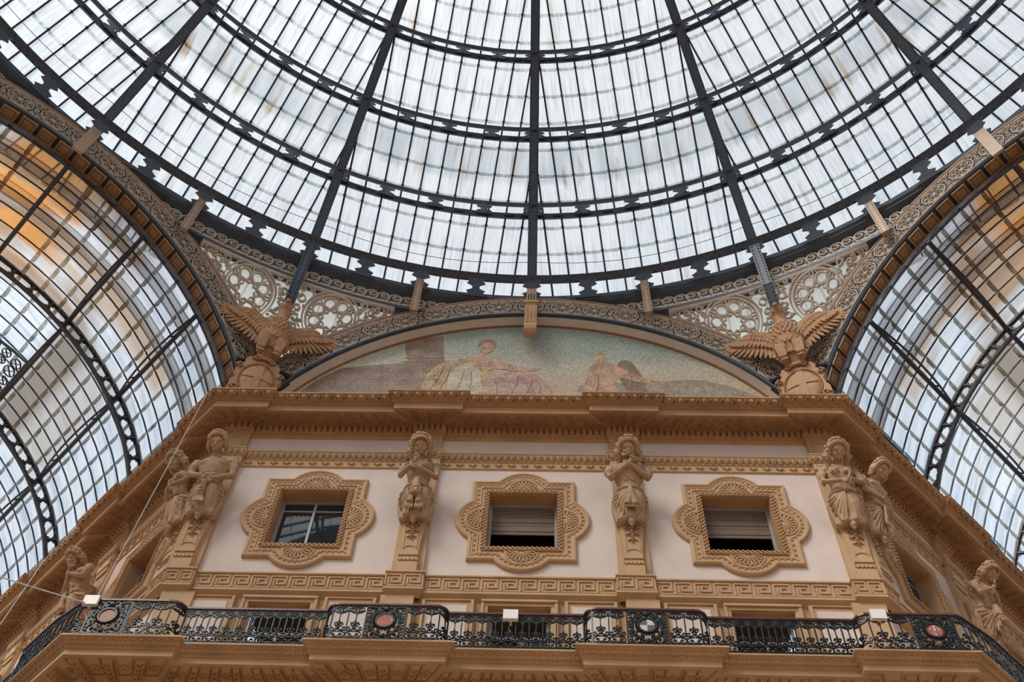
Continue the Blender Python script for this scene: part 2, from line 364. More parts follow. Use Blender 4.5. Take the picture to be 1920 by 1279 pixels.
tag(mb.build('trim_1', 'stonelt', fix=False), 'ochre band carved with a Greek key meander below the windows', kind='structure')

# ------------------------------------------------------------------ quatrefoil windows
def quatre(e, w=0.):
    A, B, r = 1.22-e, 1.33-e, .75-e; cx, cz = .80, .90; pts = []
    a1 = math.acos(max(-1, min(1, (A-cx)/r))); a2 = math.acos(max(-1, min(1, (B-cz)/r)))
    hx = r*sin(a2); hz = r*sin(a1)
    q = [(cx+r*cos(a1*t/10), r*sin(a1*t/10)) for t in range(11)]
    q += [(A, hz+(B-hz)*t/4) for t in (1, 2, 3, 4)]
    q += [(A+(hx-A)*t/4, B) for t in (1, 2, 3)]
    q += [(r*sin(a2*(1-t/10)), cz+r*cos(a2*(1-t/10))) for t in range(11)]
    full = q+[(-x, z) for x, z in reversed(q[:-1])]
    full += [(x, -z) for x, z in [(-x, z) for x, z in q][1:]]+[(x, -z) for x, z in reversed(q)][1:-1]
    return full
def rect_exit(p, a, b):
    k = min(a/abs(p[0]) if abs(p[0]) > 1e-6 else 9e9, b/abs(p[1]) if abs(p[1]) > 1e-6 else 9e9); return (p[0]*k, p[1]*k)
def shell(mb, cx, cz, ang, R, M):
    n = 9
    for i in range(n):
        t = ang+rad(-90+180*(i+.5)/n)
        tip = (cx+cos(t)*R, cz+sin(t)*R); wd = R*2.6/n
        pet = arcpts(0, 0, 1, -90, 90, 6); ct, st = cos(t), sin(t)
        loop = [(R*.2, -wd*.08)]+[(R*.80+R*.16*p[0], wd*.40*p[1]) for p in pet]+[(R*.2, wd*.08)]
        mb.ribbon([(cx+ct*a_-st*b_, cz+st*a_+ct*b_) for a_, b_ in loop], .028, M, .02, .085)
    mb.ribbon([(cx+cos(ang+rad(a))*R*1.08, cz+sin(ang+rad(a))*R*1.08) for a in range(-94, 95, 12)], .05, M, .03, .075)
    mb.hemi(M, (cx+cos(ang)*.04, cz+sin(ang)*.04, .03), (.08, .08, .05), 8, 2)
WIN = {}
def make_window(name, label, kind_, loc, rot):
    root = empty(name, loc, rot); tag(root, label, kind='structure')
    if WIN:
        for n in ('surround', 'rope_moulding', 'shell'):
            for src in WIN[n]:
                c = src.copy(); scn.collection.objects.link(c); c.parent = root
    else:
        mb = MB(); prof = [(0, .0), (0, .07), (.03, .10), (.07, .10), (.085, .075), (.12, .07), (.13, .05), (.19, .05), (.20, .075), (.23, .075), (.24, .045)]
        rings = [quatre(e) for e, _ in prof]; n = len(rings[0])
        vs = [LM(x, z, w_) for (e, w_), r in zip(prof, rings) for x, z in r]
        inner = [rect_exit(p, .80, .92) for p in rings[-1]]; vs += [LM(x, z, .045) for x, z in inner]
        m = len(prof)+1
        mb.add(vs, [(j*n+i, j*n+(i+1) % n, (j+1)*n+(i+1) % n, (j+1)*n+i) for j in range(m-1) for i in range(n)])
        q = quatre(.16); ds = 0
        for i in range(n):                               # bead and reel line + studs
            a, b = q[i], q[(i+1) % n]; ds += sqrt((a[0]-b[0])**2+(a[1]-b[1])**2)
            if ds > .10: mb.hemi(LM, (b[0], b[1], .05), (.035, .035, .04), 6, 2); ds = 0
        for x, z in ((.98, 1.08), (.5, 1.14), (1.09, .42), (1.42, 0), (0, 1.52)):
            for s1 in (-1, 1):
                for s2 in (-1, 1):
                    if (x == 0 and s1 < 0) or (z == 0 and s2 < 0): continue
                    mb.hemi(LM, (x*s1, z*s2, .045), (.035, .035, .03), 6, 2)
        s = mb.build('surround', 'stonelt', root); WIN['surround'] = [s]
        mb = MB(); WIN['rope_moulding'] = []
        a, b = .86, .97
        mb.loft([[LM(x*(a+dx), z*(b+dx), w_) for x, z in ((-1, -1), (1, -1), (1, 1), (-1, 1))] for dx, w_ in ((.05, .03), (.05, .07), (-.055, .08), (-.07, .0))], caps=False)
        cor = [(-a, -b), (a, -b), (a, b), (-a, b)]
        for i in range(4):
            p, q = cor[i], cor[(i+1) % 4]; L = sqrt((p[0]-q[0])**2+(p[1]-q[1])**2); n = round(L/.105); dx, dy = (q[0]-p[0])/L, (q[1]-p[1])/L
            for k in range(n):
                t = (k+.5)*L/n; x, z = p[0]+dx*t, p[1]+dy*t
                mb.ribbon([(x-dx*.06-dy*.045, z-dy*.06+dx*.045), (x-dx*.01-dy*.02, z-dy*.01+dx*.02), (x+dx*.01+dy*.02, z+dy*.01-dx*.02), (x+dx*.06+dy*.045, z+dy*.06-dx*.045)], .045, LM, .06, .105)
        WIN['rope_moulding'] = [mb.build('rope_moulding', 'stone', root)]
        WIN['shell'] = []
        for cx, cz, an in ((0, 1.05, 90), (0, -1.05, -90), (.94, 0, 0), (-.94, 0, 180)):
            mb = MB(); shell(mb, cx, cz, rad(an), .335, LM); WIN['shell'].append(mb.build('shell', 'stonelt', root))
    # sash, glass and blind inside the opening
    z0, z1 = WZ0-18.12, WZ1-18.12; dp = -.36
    mb = MB()
    for (a, b, c, d) in ((-.79, -.735, z0, z1), (.735, .79, z0, z1), (-.735, .735, z1-.06, z1), (-.735, .735, z0, z0+.05)): mb.box(LM, a, b, c, d, dp, dp+.06)
    if kind_ == 'closed':
        mb.box(LM, -.03, .03, z0+.05, z1-.06, dp, dp+.07); mb.box(LM, -.735, .735, z1-.34, z1-.30, dp, dp+.05)
    mb.build('sash', 'frame', root)
    mb = MB()
    if kind_ == 'closed':
        mb.box(LM, -.735, .735, z0+.05, z1-.06, dp+.01, dp+.025); mb.build('pane', 'glassdark', root)
    else:
        for k in range(9): mb.box(LM, -.735, .735, z1-.06-.10*(k+1), z1-.06-.10*k-.012, dp-.02, dp+.01+(.012 if k in (4, 7) else 0))
        mb.build('blind', 'blind', root)
    mb = MB(); mb.box(LM, -.9, .9, z0-.2, z1+.2, -1.6, -1.58); mb.box(LM, -.9, .9, z1+.1, z1+.12, -1.6, dp); mb.box(LM, -.92, -.9, z0-.2, z1+.2, -1.6, dp); mb.box(LM, .9, .92, z0-.2, z1+.2, -1.6, dp); mb.box(LM, -.9, .9, z0-.22, z0-.2, -1.6, dp)
    mb.build('inner_room', 'room', root)
    return root
make_window('window_1', 'middle square window in a four-lobed stone surround, brown blind half down', 'open', (BAYS[1], 0, 18.12), 0)
make_window('window_2', 'left facade window in a four-lobed surround, closed glass mirroring the roof', 'closed', (BAYS[0], 0, 18.12), 0)
make_window('window_3', 'right facade window in a four-lobed surround, blind half down over a dark gap', 'open', (BAYS[2], 0, 18.12), 0)
for sx, nm, n0 in ((-1, 'left', 4), (1, 'right', 7)):
    for k, s in enumerate(SB[:2]):
        x, y = side(sx, s, 0)
        make_window('window_%d' % (n0+k), '%s window on the %s arcade wall, four-lobed surround seen edge-on' % (('nearest', 'farther')[k], nm), 'closed', (x, y, 18.12), sx*pi/4)

# ------------------------------------------------------------------ pilasters
def drop(mb, x, z, s=1., w=0.):      # hanging drop of leaves and buds
    M = lambda u, v, q: LM(x+u*s, z+v*s, w+q)
    for sx in (-1, 1):
        mb.ribbon([(0, .02), (sx*.05, .06), (sx*.11, .03), (sx*.13, -.04), (sx*.17, -.06)], .05, M, 0, .06)
        mb.ribbon([(0, -.04), (sx*.07, -.06), (sx*.08, -.12)], .045, M, 0, .05)
        mb.ribbon([(0, -.26), (sx*.06, -.23), (sx*.14, -.29), (sx*.15, -.25)], .04, M, 0, .05)
        mb.ribbon([(0, -.44), (sx*.05, -.43), (sx*.11, -.47)], .035, M, 0, .045)
    for zz, r in ((-.16, .055), (-.33, .05), (-.43, .04), (-.51, .03)): mb.hemi(M, (0, zz, 0), (r, r, .08), 8, 3)
def make_pilaster(label, loc, rot, group=None, corner=0):
    root = empty('pilaster', loc, rot); tag(root, label, 'pilaster', group)
    h = HW; z0, z1 = 15.9, 21.12
    mb = MB()
    mb.box(LM, -h, h, z0, z1, 0, .12); mb.build('shaft', 'stonelt', root)
    mb = MB(); mb.loft([[LM(a*sx_, z, w_) for a, w_ in ((-1, .12), (-.86, .24), (.86, .24), (1, .12))] for z, sx_ in ((16.2, .25), (16.62, .25), (16.64, .225), (17.0, .23), (18.2, .33))])
    for sx in (-1, 1): mb.ribbon([(sx*.15, 16.95), (sx*.155, 17.3), (sx*.185, 17.95)], .02, LM, .235, .26)
    mb.ribbon([(.15*cos(rad(a)), 16.92+.09*sin(rad(a))) for a in range(0, 181, 15)], .02, LM, .235, .26)
    mb.build('tapered_panel', 'stonelt', root)
    mb = MB(); drop(mb, 0, 17.72, .95, .24); mb.build('leaf_drop', 'statue', root)
    mb = MB()
    for k in range(9): mb.hemi(LM, (-.2+.05*k, 16.72, .23), (.028, .03, .05), 6, 2)
    mb.build('bead_row', 'statue', root); mb = MB()
    for k in range(5):
        mb.ribbon(arcpts(-.18+.09*k, 16.62, .045, 180, 360, 5, .06), .018, LM, .23, .265)
    mb.build('scallop_row', 'statue', root)
    mb = MB(); mb.box(LM, -.27, .27, 20.52, 21.0, .12, .145)
    mb.ribbon([(-.22, 20.56), (.22, 20.56), (.22, 20.96), (-.22, 20.96)], .03, LM, .14, .165, closed=True)
    mb.build('frieze_panel', 'stonelt', root); mb = MB()
    mb.box(LM, -.31, .31, 19.8, 20.12, .12, .2); mb.box(LM, -.27, .27, 19.62, 19.8, .12, .17)
    mb.build('capital_block', 'stonelt', root)
    return root
PL = {}
for i, (x, lb) in enumerate(((-PIL, 'ochre pilaster behind the woman statue left of the middle window'), (PIL, 'ochre pilaster behind the bearded statue right of the middle window'))):
    make_pilaster(lb, (x, 0, 0), 0)
for sx, nm in ((-1, 'left'), (1, 'right')):
    make_pilaster('ochre pilaster at the %s corner, facing the front' % nm, (sx*(7.04+.10+HW*.72), 0, 0), 0)
    x, y = side(sx, .30, 0)
    make_pilaster('ochre pilaster round the %s corner, facing the arcade' % nm, (x, y, 0), sx*pi/4)
    for k, s in enumerate(SP[:2]):
        x, y = side(sx, s, 0)
        make_pilaster('%s ochre pilaster on the %s arcade wall' % (('first', 'second')[k], nm), (x, y, 0), sx*pi/4)
# short piers and door surrounds on the lower wall
for i, x in enumerate((-2.56, 2.56, -7.2, 7.2)):
    mb = MB(); mb.box(LM, -.35, .35, 12.9, 15.62, 0, .17)
    tag(mb.build('pier', 'stonelt', loc=(x, 0, 0)), 'plain ochre pier behind the railing, %s' % ('left of the middle doorway', 'right of the middle doorway', 'at the left corner', 'at the right corner')[i], 'pier')
for i, c in enumerate((-5.03, 0, 5.03)):
    root = empty('door_%d' % (i+1), (c, 0, 0)); tag(root, '%s doorway behind the balcony railing, dark opening in a moulded ochre frame' % ('left', 'middle', 'right')[i], kind='structure')
    mb = MB()
    for sx in (-1, 1): mb.loft([[LM(sx*a, z, w_) for a, w_ in ((.65, 0), (.66, .06), (.72, .06), (.74, .10), (.80, .10), (.81, 0))] for z in (12.9, 15.6)], caps=True)
    mb.box(LM, -.80, .80, 15.54, 15.60, 0, .12); mb.box(LM, -.74, .74, 15.46, 15.54, 0, .07)
    mb.build('door_frame', 'stonelt', root)
    for sx in (-1, 1):
        mb = MB(); a, b = (.95, 2.03) if sx > 0 else (-2.03, -.95)
        for k, (e, w_) in enumerate(((0, .09), (.07, .05), (.12, .03))):
            mb.box(LM, a+e, b-e, 12.9, 15.58-e, 0, w_) if k == 0 else None
        mb.ribbon([(a+.03, 12.9), (a+.03, 15.55), (b-.03, 15.55), (b-.03, 12.9)], .09, LM, .08, .13)
        mb.build('side_panel_frame', 'stonelt', root)
        mb = MB(); mb.box(LM, a+.14, b-.14, 12.9, 15.42, .09, .105); mb.build('plaster_panel', 'plaster', root)
    mb = MB(); mb.box(LM, -.65, .65, 12.9, 15.44, -1.5, -1.45); mb.box(LM, -.65, .65, 15.44, 15.5, -1.5, -.3); mb.build('dark_interior', 'room', root)
    mb = MB(); mb.box(LM, -.62, -.56, 12.9, 15.4, -.3, -.25); mb.box(LM, .56, .62, 12.9, 15.4, -.3, -.25); mb.box(LM, -.02, .04, 12.9, 14.9, -.3, -.25); mb.box(LM, -.62, .62, 14.84, 14.9, -.3, -.25)
    mb.build('door_casing', 'frame', root)
    if i == 1:
        mb = MB(); mb.box(LM, .04, .56, 12.9, 14.84, -.29, -.28); mb.build('pane', 'glassdark', root)

# ------------------------------------------------------------------ balcony
def u_coffer(mb, M, P, H):
    x0, x1 = P*.02, P*.36
    mb.prism([(x0, H*.06), (x1, H*.06), (x1, H*.92), (x0+P*.03, H*.97), (x1-P*.03, H*.97), (x0, H*.92)][0:3]+[(x1-P*.02, H*.96), (x0+P*.02, H*.96)], M, 0, .07, taper=.9)
    for k in range(6):
        z = H*(.18+.13*k)
        for sx in (-1, 1): mb.ribbon([(P*.19, z-.04), (P*.19+sx*P*.07, z+.01), (P*.19+sx*P*.13, z+.05)], .03, M, .06, .10)
    mb.ribbon([(P*.19, H*.1), (P*.19, H*.93)], .02, M, .06, .1)
    cx, cz = P*.69, H*.70
    for k in range(5):
        a = rad(90+72*k); mb.hemi(M, (cx+cos(a)*P*.11, cz+sin(a)*P*.11, 0), (P*.085, P*.085, .05), 7, 2)
    mb.hemi(M, (cx, cz, 0), (P*.055, P*.055, .075), 7, 2)
    mb.ribbon([(P*.44, H*.98), (P*.44, H*.5), (P*.94, H*.5), (P*.94, H*.98)], .02, M, 0, .03)
bal = empty('balcony', (0, 0, 12.67)); tag(bal, 'long ochre stone balcony slab under the iron railings, carved soffit', 'balcony')
mb = MB(); D2 = .18; kb = .63
sweep(mb, [(.10, 11.2, D2), (.12, 12.2, D2), (.30, 12.42, D2), (.34, 12.60, D2), (.36, 12.67, D2), (1.38, 12.67, D2), (1.40, 12.665, D2), (1.40, 12.79, D2), (1.44, 12.795, D2), (1.46, 12.85, D2), (1.49, 12.855, D2), (1.50, 12.87, D2), (1.58, 12.925, D2), (1.62, 12.93, D2), (1.62, 12.965, D2), (0, 12.98, D2)], k=kb)
for v in range(len(mb.v)): mb.v[v] = (mb.v[v][0], mb.v[v][1], mb.v[v][2]-12.67)
mb.build('slab', 'stonelt', bal, fix=False)
def bshift(mb):
    for i, v in enumerate(mb.v): mb.v[i] = (v[0], v[1], v[2]-12.67)
mb = MB(); band(mb, (1.505, 12.87, D2), (1.585, 12.925, D2), .154, u_sleaf, k=kb, smax=8); band(mb, (1.445, 12.80, D2), (1.465, 12.85, D2), .154, u_bead, k=kb, smax=8)
bshift(mb); mb.build('leaf_moulding', 'stone', bal, fix=False)
mb = MB(); band(mb, (.42, 12.665, D2), (1.34, 12.665, D2), .47, u_coffer, k=kb, smax=8, minl=.9); bshift(mb)
mb.build('soffit_carving', 'stone', bal, fix=False)

# iron railings
RH = .80; RZ = 12.965; RP = .245
def pathM(pts):
    P = [Vector((*p, 0)) for p in pts]; cum = [0]
    for a, b in zip(P, P[1:]): cum.append(cum[-1]+(b-a).length)
    def M(u, v, w):
        u = max(-.001, min(cum[-1]+.001, u)); i = 0
        while i < len(P)-2 and cum[i+1] < u: i += 1
        d = (P[i+1]-P[i]).normalized(); q = P[i]+d*(u-cum[i])
        return (q.x+d.y*w, q.y-d.x*w, RZ+v)
    return M, cum[-1]
def rail_unit(mb, M, u0, P):
    m = lambda u, v, w: M(u0+u, v, w); H = RH; a, b = -.014, .014; c = P/2
    mb.box(m, -.011, .011, 0, H, a, b)
    mb.ribbon(arcpts(c, H*.875, P*.44, 0, 360, 14, H*.10)[:-1], .021, m, a, b, closed=True)
    mb.ribbon(arcpts(c, H*.865, P*.32, 0, 360, 12, H*.062)[:-1], .016, m, a, b, closed=True)
    mb.ribbon([(c, H*.80), (c, H*.40)], .018, m, a, b)
    mb.prism([(c-.028, H*.80), (c+.028, H*.80), (c+.01, H*.72), (c-.01, H*.72)], m, -.018, .018)
    for sx in (-1, 1):
        mb.hemi(m, (c+sx*P*.42, H*.82, .005), (.022, .022, .022), 5, 2)
        mb.ribbon(spiral(c+sx*P*.12, H*.875, .035, .008, 90, 90+sx*330, 7), .014, m, a, b)
        mb.ribbon(spiral(c+sx*P*.20, H*.44, .045, .01, 250 if sx > 0 else 290, (250-360) if sx > 0 else (290+360), 9), .018, m, a, b)
        mb.ribbon([(c, H*.42), (c+sx*P*.1, H*.37), (c+sx*P*.2, H*.385)], .022, m, a, b)
        mb.ribbon([(c+sx*.006, H*.35), (c+sx*P*.16, H*.27), (c+sx*P*.33, H*.25)]+spiral(c+sx*P*.34, H*.31, .048, .012, -90, -90+sx*330, 8), .021, m, a, b)
        mb.ribbon([(c+sx*P*.02, H*.22), (c+sx*P*.14, H*.24)]+spiral(c+sx*P*.25, H*.12, .082, .012, 100 if sx > 0 else 80, (100-460) if sx > 0 else (80+460), 14), .021, m, a, b)
        mb.hemi(m, (c+sx*P*.25, H*.12, .0), (.024, .024, .025), 5, 2); mb.hemi(m, (c+sx*P*.05, H*.06, 0), (.02, .03, .02), 5, 2)
        mb.hemi(m, (c+sx*P*.1, H*.47, 0), (.022, .022, .022), 5, 2)
    mb.hemi(m, (c, H*.52, 0), (.022, .035, .025), 6, 2); mb.hemi(m, (c, H*.42, 0), (.032, .03, .03), 6, 2)
    mb.hemi(m, (c, H*.31, 0), (.028, .045, .03), 6, 2)
def rail_panel(mb, M, u0, P):      # openwork scroll panel around the medallion
    m = lambda u, v, w: M(u0+u, v, w); H = RH; c = P/2
    for x in (.03, .10, P-.10, P-.03): mb.box(m, x-.012, x+.012, 0, H, -.02, .02)
    for x in (.065, P-.065):
        for k in range(11): mb.ribbon([(x-.03, H*(k+.2)/11), (x+.03, H*(k+.8)/11)], .02, m, -.012, .015)
    for sx in (-1, 1):
        for (x, z, r, a0, da) in ((.20, .14, .12, 90, -520), (.20, .86, .10, -90, 520), (.265, .36, .08, 200, 480), (.27, .62, .08, 160, -480), (.08, .10, .07, 90, -420), (.08, .92, .06, -90, 400),
                                  (.28, .50, .05, 0, 420), (.10, .24, .05, 0, -420), (.29, .93, .05, 0, 400), (.29, .07, .05, 0, -400), (.12, .78, .05, 0, 420)):
            mb.ribbon(spiral(c+sx*x, H*z, r, .012, a0 if sx > 0 else 180-a0, (a0+da) if sx > 0 else 180-(a0+da), 16), .030, m, -.018, .022)
            mb.hemi(m, (c+sx*x, H*z, 0), (.03, .03, .04), 6, 2)
        mb.ribbon([(c+sx*.04, H*.03), (c+sx*.12, H*.22), (c+sx*.22, H*.26), (c+sx*.27, H*.48), (c+sx*.22, H*.74), (c+sx*.1, H*.82), (c, H*.97)], .045, m, -.018, .015)
        for q in range(7): mb.hemi(m, (c+sx*(.24+.05*cos(q*1.7)), H*(.16+.11*q), 0), (.026, .04, .03), 6, 2)
    mb.hemi(m, (c, H*.90, 0), (.07, .07, .05), 8, 3); mb.hemi(m, (c, H*.10, 0), (.06, .06, .05), 8, 3)
def railing(label, pts, items, medal=None, group=None):
    """items: 'u' baluster unit, 'p' medallion panel"""
    M, L = pathM(pts); root = empty('iron_railing', (0, 0, 0)); tag(root, label, 'railing', group)
    nu = items.count('u'); pw = .78*items.count('p'); P = (L-pw)/max(1, nu); u = 0; bal_, pan = MB(), MB(); mc = None
    for it in items:
        if it == 'u': b_ = MB(); rail_unit(b_, M, u, P); b_.build('baluster', 'black', root, fix=False); u += P
        else: rail_panel(pan, M, u, .78); mc = u+.39; u += .78
    bal_.box(lambda a, b, c: M(a, b, c), L-.012, L, 0, RH, -.012, .012)
    bal_.build('end_post', 'black', root, fix=False)
    n = len(pts)
    for nm, v0, v1, ww, mt in (('handrail', RH, RH+.05, .035, 'handrail'), ('bottom_rail', -.005, .025, .02, 'black')):
        mb = MB(); us = [L*k/(4*n) for k in range(4*n+1)]
        mb.loft([[M(q, v0, -ww), M(q, v1-.01, -ww), M(q, v1, -ww*.5), M(q, v1, ww*.5), M(q, v1-.01, ww), M(q, v0, ww)] for q in us]); mb.build(nm, mt, root, fix=False)
    if mc:
        pan.build('scroll_panel', 'black', root, fix=False)
        mm = lambda u_, v, w_: M(mc+u_, RH*.53+v, w_)
        fr = MB()
        fr.ribbon(arcpts(0, 0, .165, 0, 360, 24, .165)[:-1], .045, mm, .0, .05, closed=True)
        for k in range(26):
            a = 2*pi*k/26; fr.hemi(mm, (cos(a)*.205, sin(a)*.205, .0), (.022, .022, .04), 5, 2)
        f = fr.build('medallion_frame', 'black', root, fix=False)
        dm = MB(); dm.prism(arcpts(0, 0, .15, 0, 360, 28, .15)[:-1], mm, .005, .03, taper=.95)
        me = dm.build('medallion', {'coral': 'coral', 'copper': 'copper', 'quarter': 'greyen', 'crest': 'coral'}[medal], root, fix=False)
        tag(me, {'coral': 'coral red oval medallion with a pale rim', 'copper': 'plain copper coloured oval medallion', 'quarter': 'oval medallion quartered in white and dark grey', 'crest': 'red oval medallion with a pale three-armed crest'}[medal])
        if medal == 'coral':
            q = MB(); q.ribbon(arcpts(0, 0, .14, 0, 360, 28)[:-1], .014, mm, .03, .036, closed=True); q.build('rim', 'whiteen', me, fix=False)
        if medal == 'quarter':
            q = MB()
            for a0 in (0, 180): q.prism([(0, 0)]+arcpts(0, 0, .135, a0, a0+90, 8), mm, .03, .036)
            q.build('quarters', 'whiteen', me, fix=False)
        if medal == 'crest':
            q = MB(); q.ribbon([(0, -.12), (0, .11)], .02, mm, .03, .04)
            for sx in (-1, 1): q.ribbon([(0, -.06), (sx*.015, .03), (sx*.06, .055), (sx*.09, .0)], .018, mm, .03, .04)
            q.ribbon([(-.03, .08), (0, .12), (.03, .08)], .015, mm, .03, .04)
            q.build('crest', 'whiteen', me, fix=False)
    return root
def bow(x0, x1, p0, p1, r=.22):
    return [(x0, -p0)]+[(x0+r-r*cos(rad(a)), -(p1-r+r*sin(rad(a)))) for a in (0, 22, 45, 67, 90)]+[(x1-r+r*sin(rad(a)), -(p1-r+r*cos(rad(a)))) for a in (0, 22, 45, 67, 90)]+[(x1, -p0)]
railing('bowed black iron railing section with a coral red oval medallion', bow(-3.52, -1.27, 1.52, 1.785), 'uuupuuu', 'coral')
railing('bowed black iron railing section with a medallion quartered white and grey', bow(1.27, 3.52, 1.52, 1.785), 'uuupuuu', 'quarter')
railing('straight black iron railing below the middle window', [(-1.25, -1.60), (1.25, -1.60)], 'u'*10)
railing('straight black iron railing below the left window', [(-6.2, -1.60), (-3.54, -1.60)], 'u'*11)
railing('straight black iron railing below the right window', [(3.54, -1.60), (6.2, -1.60)], 'u'*11)
for sx, nm, md in ((-1, 'left', 'copper'), (1, 'right', 'crest')):
    cx = W+1.785*T
    pts = [(6.22, -1.52), (6.22, -1.58), (6.28, -1.71), (6.42, -1.785), (cx-.15, -1.785)]+[side(1, .03, 1.78), side(1, .16, 1.785), side(1, 1.30, 1.785), side(1, 1.40, 1.73), side(1, 1.45, 1.58)]
    pts = [(sx*x, y) for x, y in pts]; it = 'uuupuuuuuuu'
    if sx < 0: pts = pts[::-1]; it = it[::-1]
    railing('corner section of the iron railing at the %s, with %s' % (nm, 'a plain copper medallion' if sx < 0 else 'a red crested medallion'), pts, it, md)
    pts = [(sx*x, y) for x, y in (side(1, 1.48, 1.60), side(1, 3.9, 1.60))]
    if sx < 0: pts = pts[::-1]
    railing('straight iron railing turning down the %s arcade' % nm, pts, 'u'*10)
# lamp boxes on the railing, floodlight, cables
for i, (x, p, lb) in enumerate(((-7.97, 1.78, 'small white lamp box on the left corner railing'), (-.10, 1.60, 'small white lamp box on the middle railing'), (6.62, 1.78, 'small white lamp box on the right corner railing'))):
    root = empty('lamp_box', (x, -p, RZ+RH-.06), 0); tag(root, lb, 'lamp')
    mb = MB(); mb.box(LM, -.14, .14, -.1, .12, 0, .10); mb.build('housing', 'white', root)
    mb = MB(); mb.tube([LM(0, -.08, .02), LM(-.03, -.25, 0), LM(.05, -.42, -.02), LM(.02, -.7, -.04)], .008, 5); mb.box(LM, -.03, .03, -.14, -.1, -.06, .04); mb.build('bracket', 'cable', root)
x, y = side(1, 1.55, 1.62)
root = empty('floodlight', (x+.12, y, RZ+.62), rad(40)); tag(root, 'black floodlight on an arm at the right end of the railing', 'floodlight')
mb = MB(); mb.box(LM, -.15, .15, -.05, .05, .2, .5); mb.build('lamp_head', 'black', root)
mb = MB(); mb.tube([LM(-.3, -.2, -.1), LM(-.1, -.02, .1), LM(0, 0, .25)], .02, 6); mb.build('arm', 'black', root)
# ================================================================== IRON AND GLASS ROOF (dome frame: origin on the dome axis)
AXIS = (0, DY, 0); SR, SZ = 21.444, 18.141
PH = [.5645+.1277*k for k in range(7)]
def S(r, ph, th, w=0.):        # sphere point: radius, latitude, bearing (rad)
    p = ph+w/SR; return (r*cos(p)*sin(th), r*cos(p)*cos(th), SZ+r*sin(p))
B16 = pi/8
dome = empty('glass_dome', AXIS); tag(dome, 'great iron and glass dome with sixteen riveted ribs and paired hoops overhead', 'dome')
BAYN = range(16)
# --- ribs
mb = MB(); ph = [.5645+.02*k for k in range(int((1.36-.5645)/.02)+1)]
RM = lambda a, r, p: (lambda q: (q[0]+a, q[1], q[2]))(S(r, p, 0))
for (a0, a1, r0, r1) in ((-.155, .155, 21.42, 21.46), (-.11, -.075, 21.46, 22.35), (.075, .11, 21.46, 22.35), (-.10, .10, 22.35, 22.42)):
    mb.loft([[RM(a0, r0, p), RM(a1, r0, p), RM(a1, r1, p), RM(a0, r1, p)] for p in ph])
# pendant pins where hoops meet the rib
for k in range(1, 5): mb.tube([RM(0, 21.44, PH[k]), RM(0, 21.30, PH[k])], .07, 8)
rib0 = mb.build('rib', 'iron', dome)
mb = MB(); p = .575
while p < 1.16:
    for a in (-.125, .125): 
        mb.box(lambda u, v, w_: RM(a+u, 21.42-w_, p+v/SR), -.018, .018, -.018, .018, -.002, .018)
    p += .0062
riv0 = mb.build('rivet_rows', 'black', rib0)
vis = [-4, -3, -2, -1, 0, 1, 2, 3, 4]
for k in range(16):
    kk = k if k <= 8 else k-16
    o = rib0 if kk == 0 else rib0.copy()
    if kk: scn.collection.objects.link(o); o.parent = dome; o.rotation_euler[2] = -kk*B16
    if kk and abs(kk) <= 4: c = riv0.copy(); scn.collection.objects.link(c); c.parent = o
# --- hoops
def star_gusset(mb, HM, a, hgt, wd=.34):
    h = hgt
    mb.prism([(a-wd, .0), (a-wd*.55, h*.12), (a-wd*.75, h*.3), (a-wd*.3, h*.42), (a-wd*.3, h*.58), (a-wd*.75, h*.7), (a-wd*.55, h*.88), (a-wd, h),
              (a+wd, h), (a+wd*.55, h*.88), (a+wd*.75, h*.7), (a+wd*.3, h*.58), (a+wd*.3, h*.42), (a+wd*.75, h*.3), (a+wd*.55, h*.12), (a+wd, 0)], HM, -.02, .02)
for k in range(1, 7):
    hoop = MB(); R = SR*cos(PH[k]); HM = lambda a, b, w_, k=k, R=R: S(SR+b, PH[k], a/R, w_)
    n = 160
    for (b0, b1, w0, w1) in ((-.03, .05, -.065, .065), (.86, .96, -.09, .09)):
        mb = hoop; m4 = [[HM(2*pi*R*i/n, b, w_, ) for b, w_ in ((b0, w0), (b1, w0), (b1, w1), (b0, w1))] for i in range(n)]
        mb.v += [q for r in m4 for q in r]
        base = len(mb.v)-4*n
        for i in range(n):
            A, Bn = base+4*i, base+4*((i+1) % n)
            for j in range(4): mb.f.append((A+j, A+(j+1) % 4, Bn+(j+1) % 4, Bn+j)); mb.mi.append(0)
    h = hoop.build('hoop', 'iron', dome)
    cell = 2*pi*R/64
    if k > 4: continue
    gm, gr, gt = MB(), MB(), MB()
    star_gusset(gm, lambda u, v, w_: HM(u, v+.03, w_), 0, .86)
    for sx in (-1, 1): gr.prism([(sx*.1, .03), (sx*.42, .05), (sx*.22, .25), (sx*.34, .36), (sx*.14, .47), (sx*.34, .6), (sx*.22, .72), (sx*.42, .88), (sx*.1, .88)], HM, -.02, .02)
    c = 0
    gt2 = MB()
    for gq, v0, v1 in ((gt, .04, .11), (gt2, .87, .80)): gq.prism([(c-.2, v0), (c-.1, v1), (c+.1, v1), (c+.2, v0)], HM, -.02, .02)
    g0 = gm.build('gusset_plate', 'iron', h); g1 = gr.build('rib_cleat', 'iron', h); g2 = gt.build('scalloped_tooth', 'iron', h); g3 = gt2.build('scalloped_tooth', 'iron', h)
    first = {0: True, 1: True, 2: True, 3: True}
    for i in range(-11, 12):
        for q, (src, off) in enumerate(((g1 if i % 4 == 0 else g0, 0), (g2, .5), (g3, .5))):
            key = q+1 if q else (1 if i % 4 == 0 else 0)
            o = src if first[key] else src.copy()
            if not first[key]: scn.collection.objects.link(o)
            first[key] = False; o.rotation_euler[2] = -(i+off)*2*pi/64
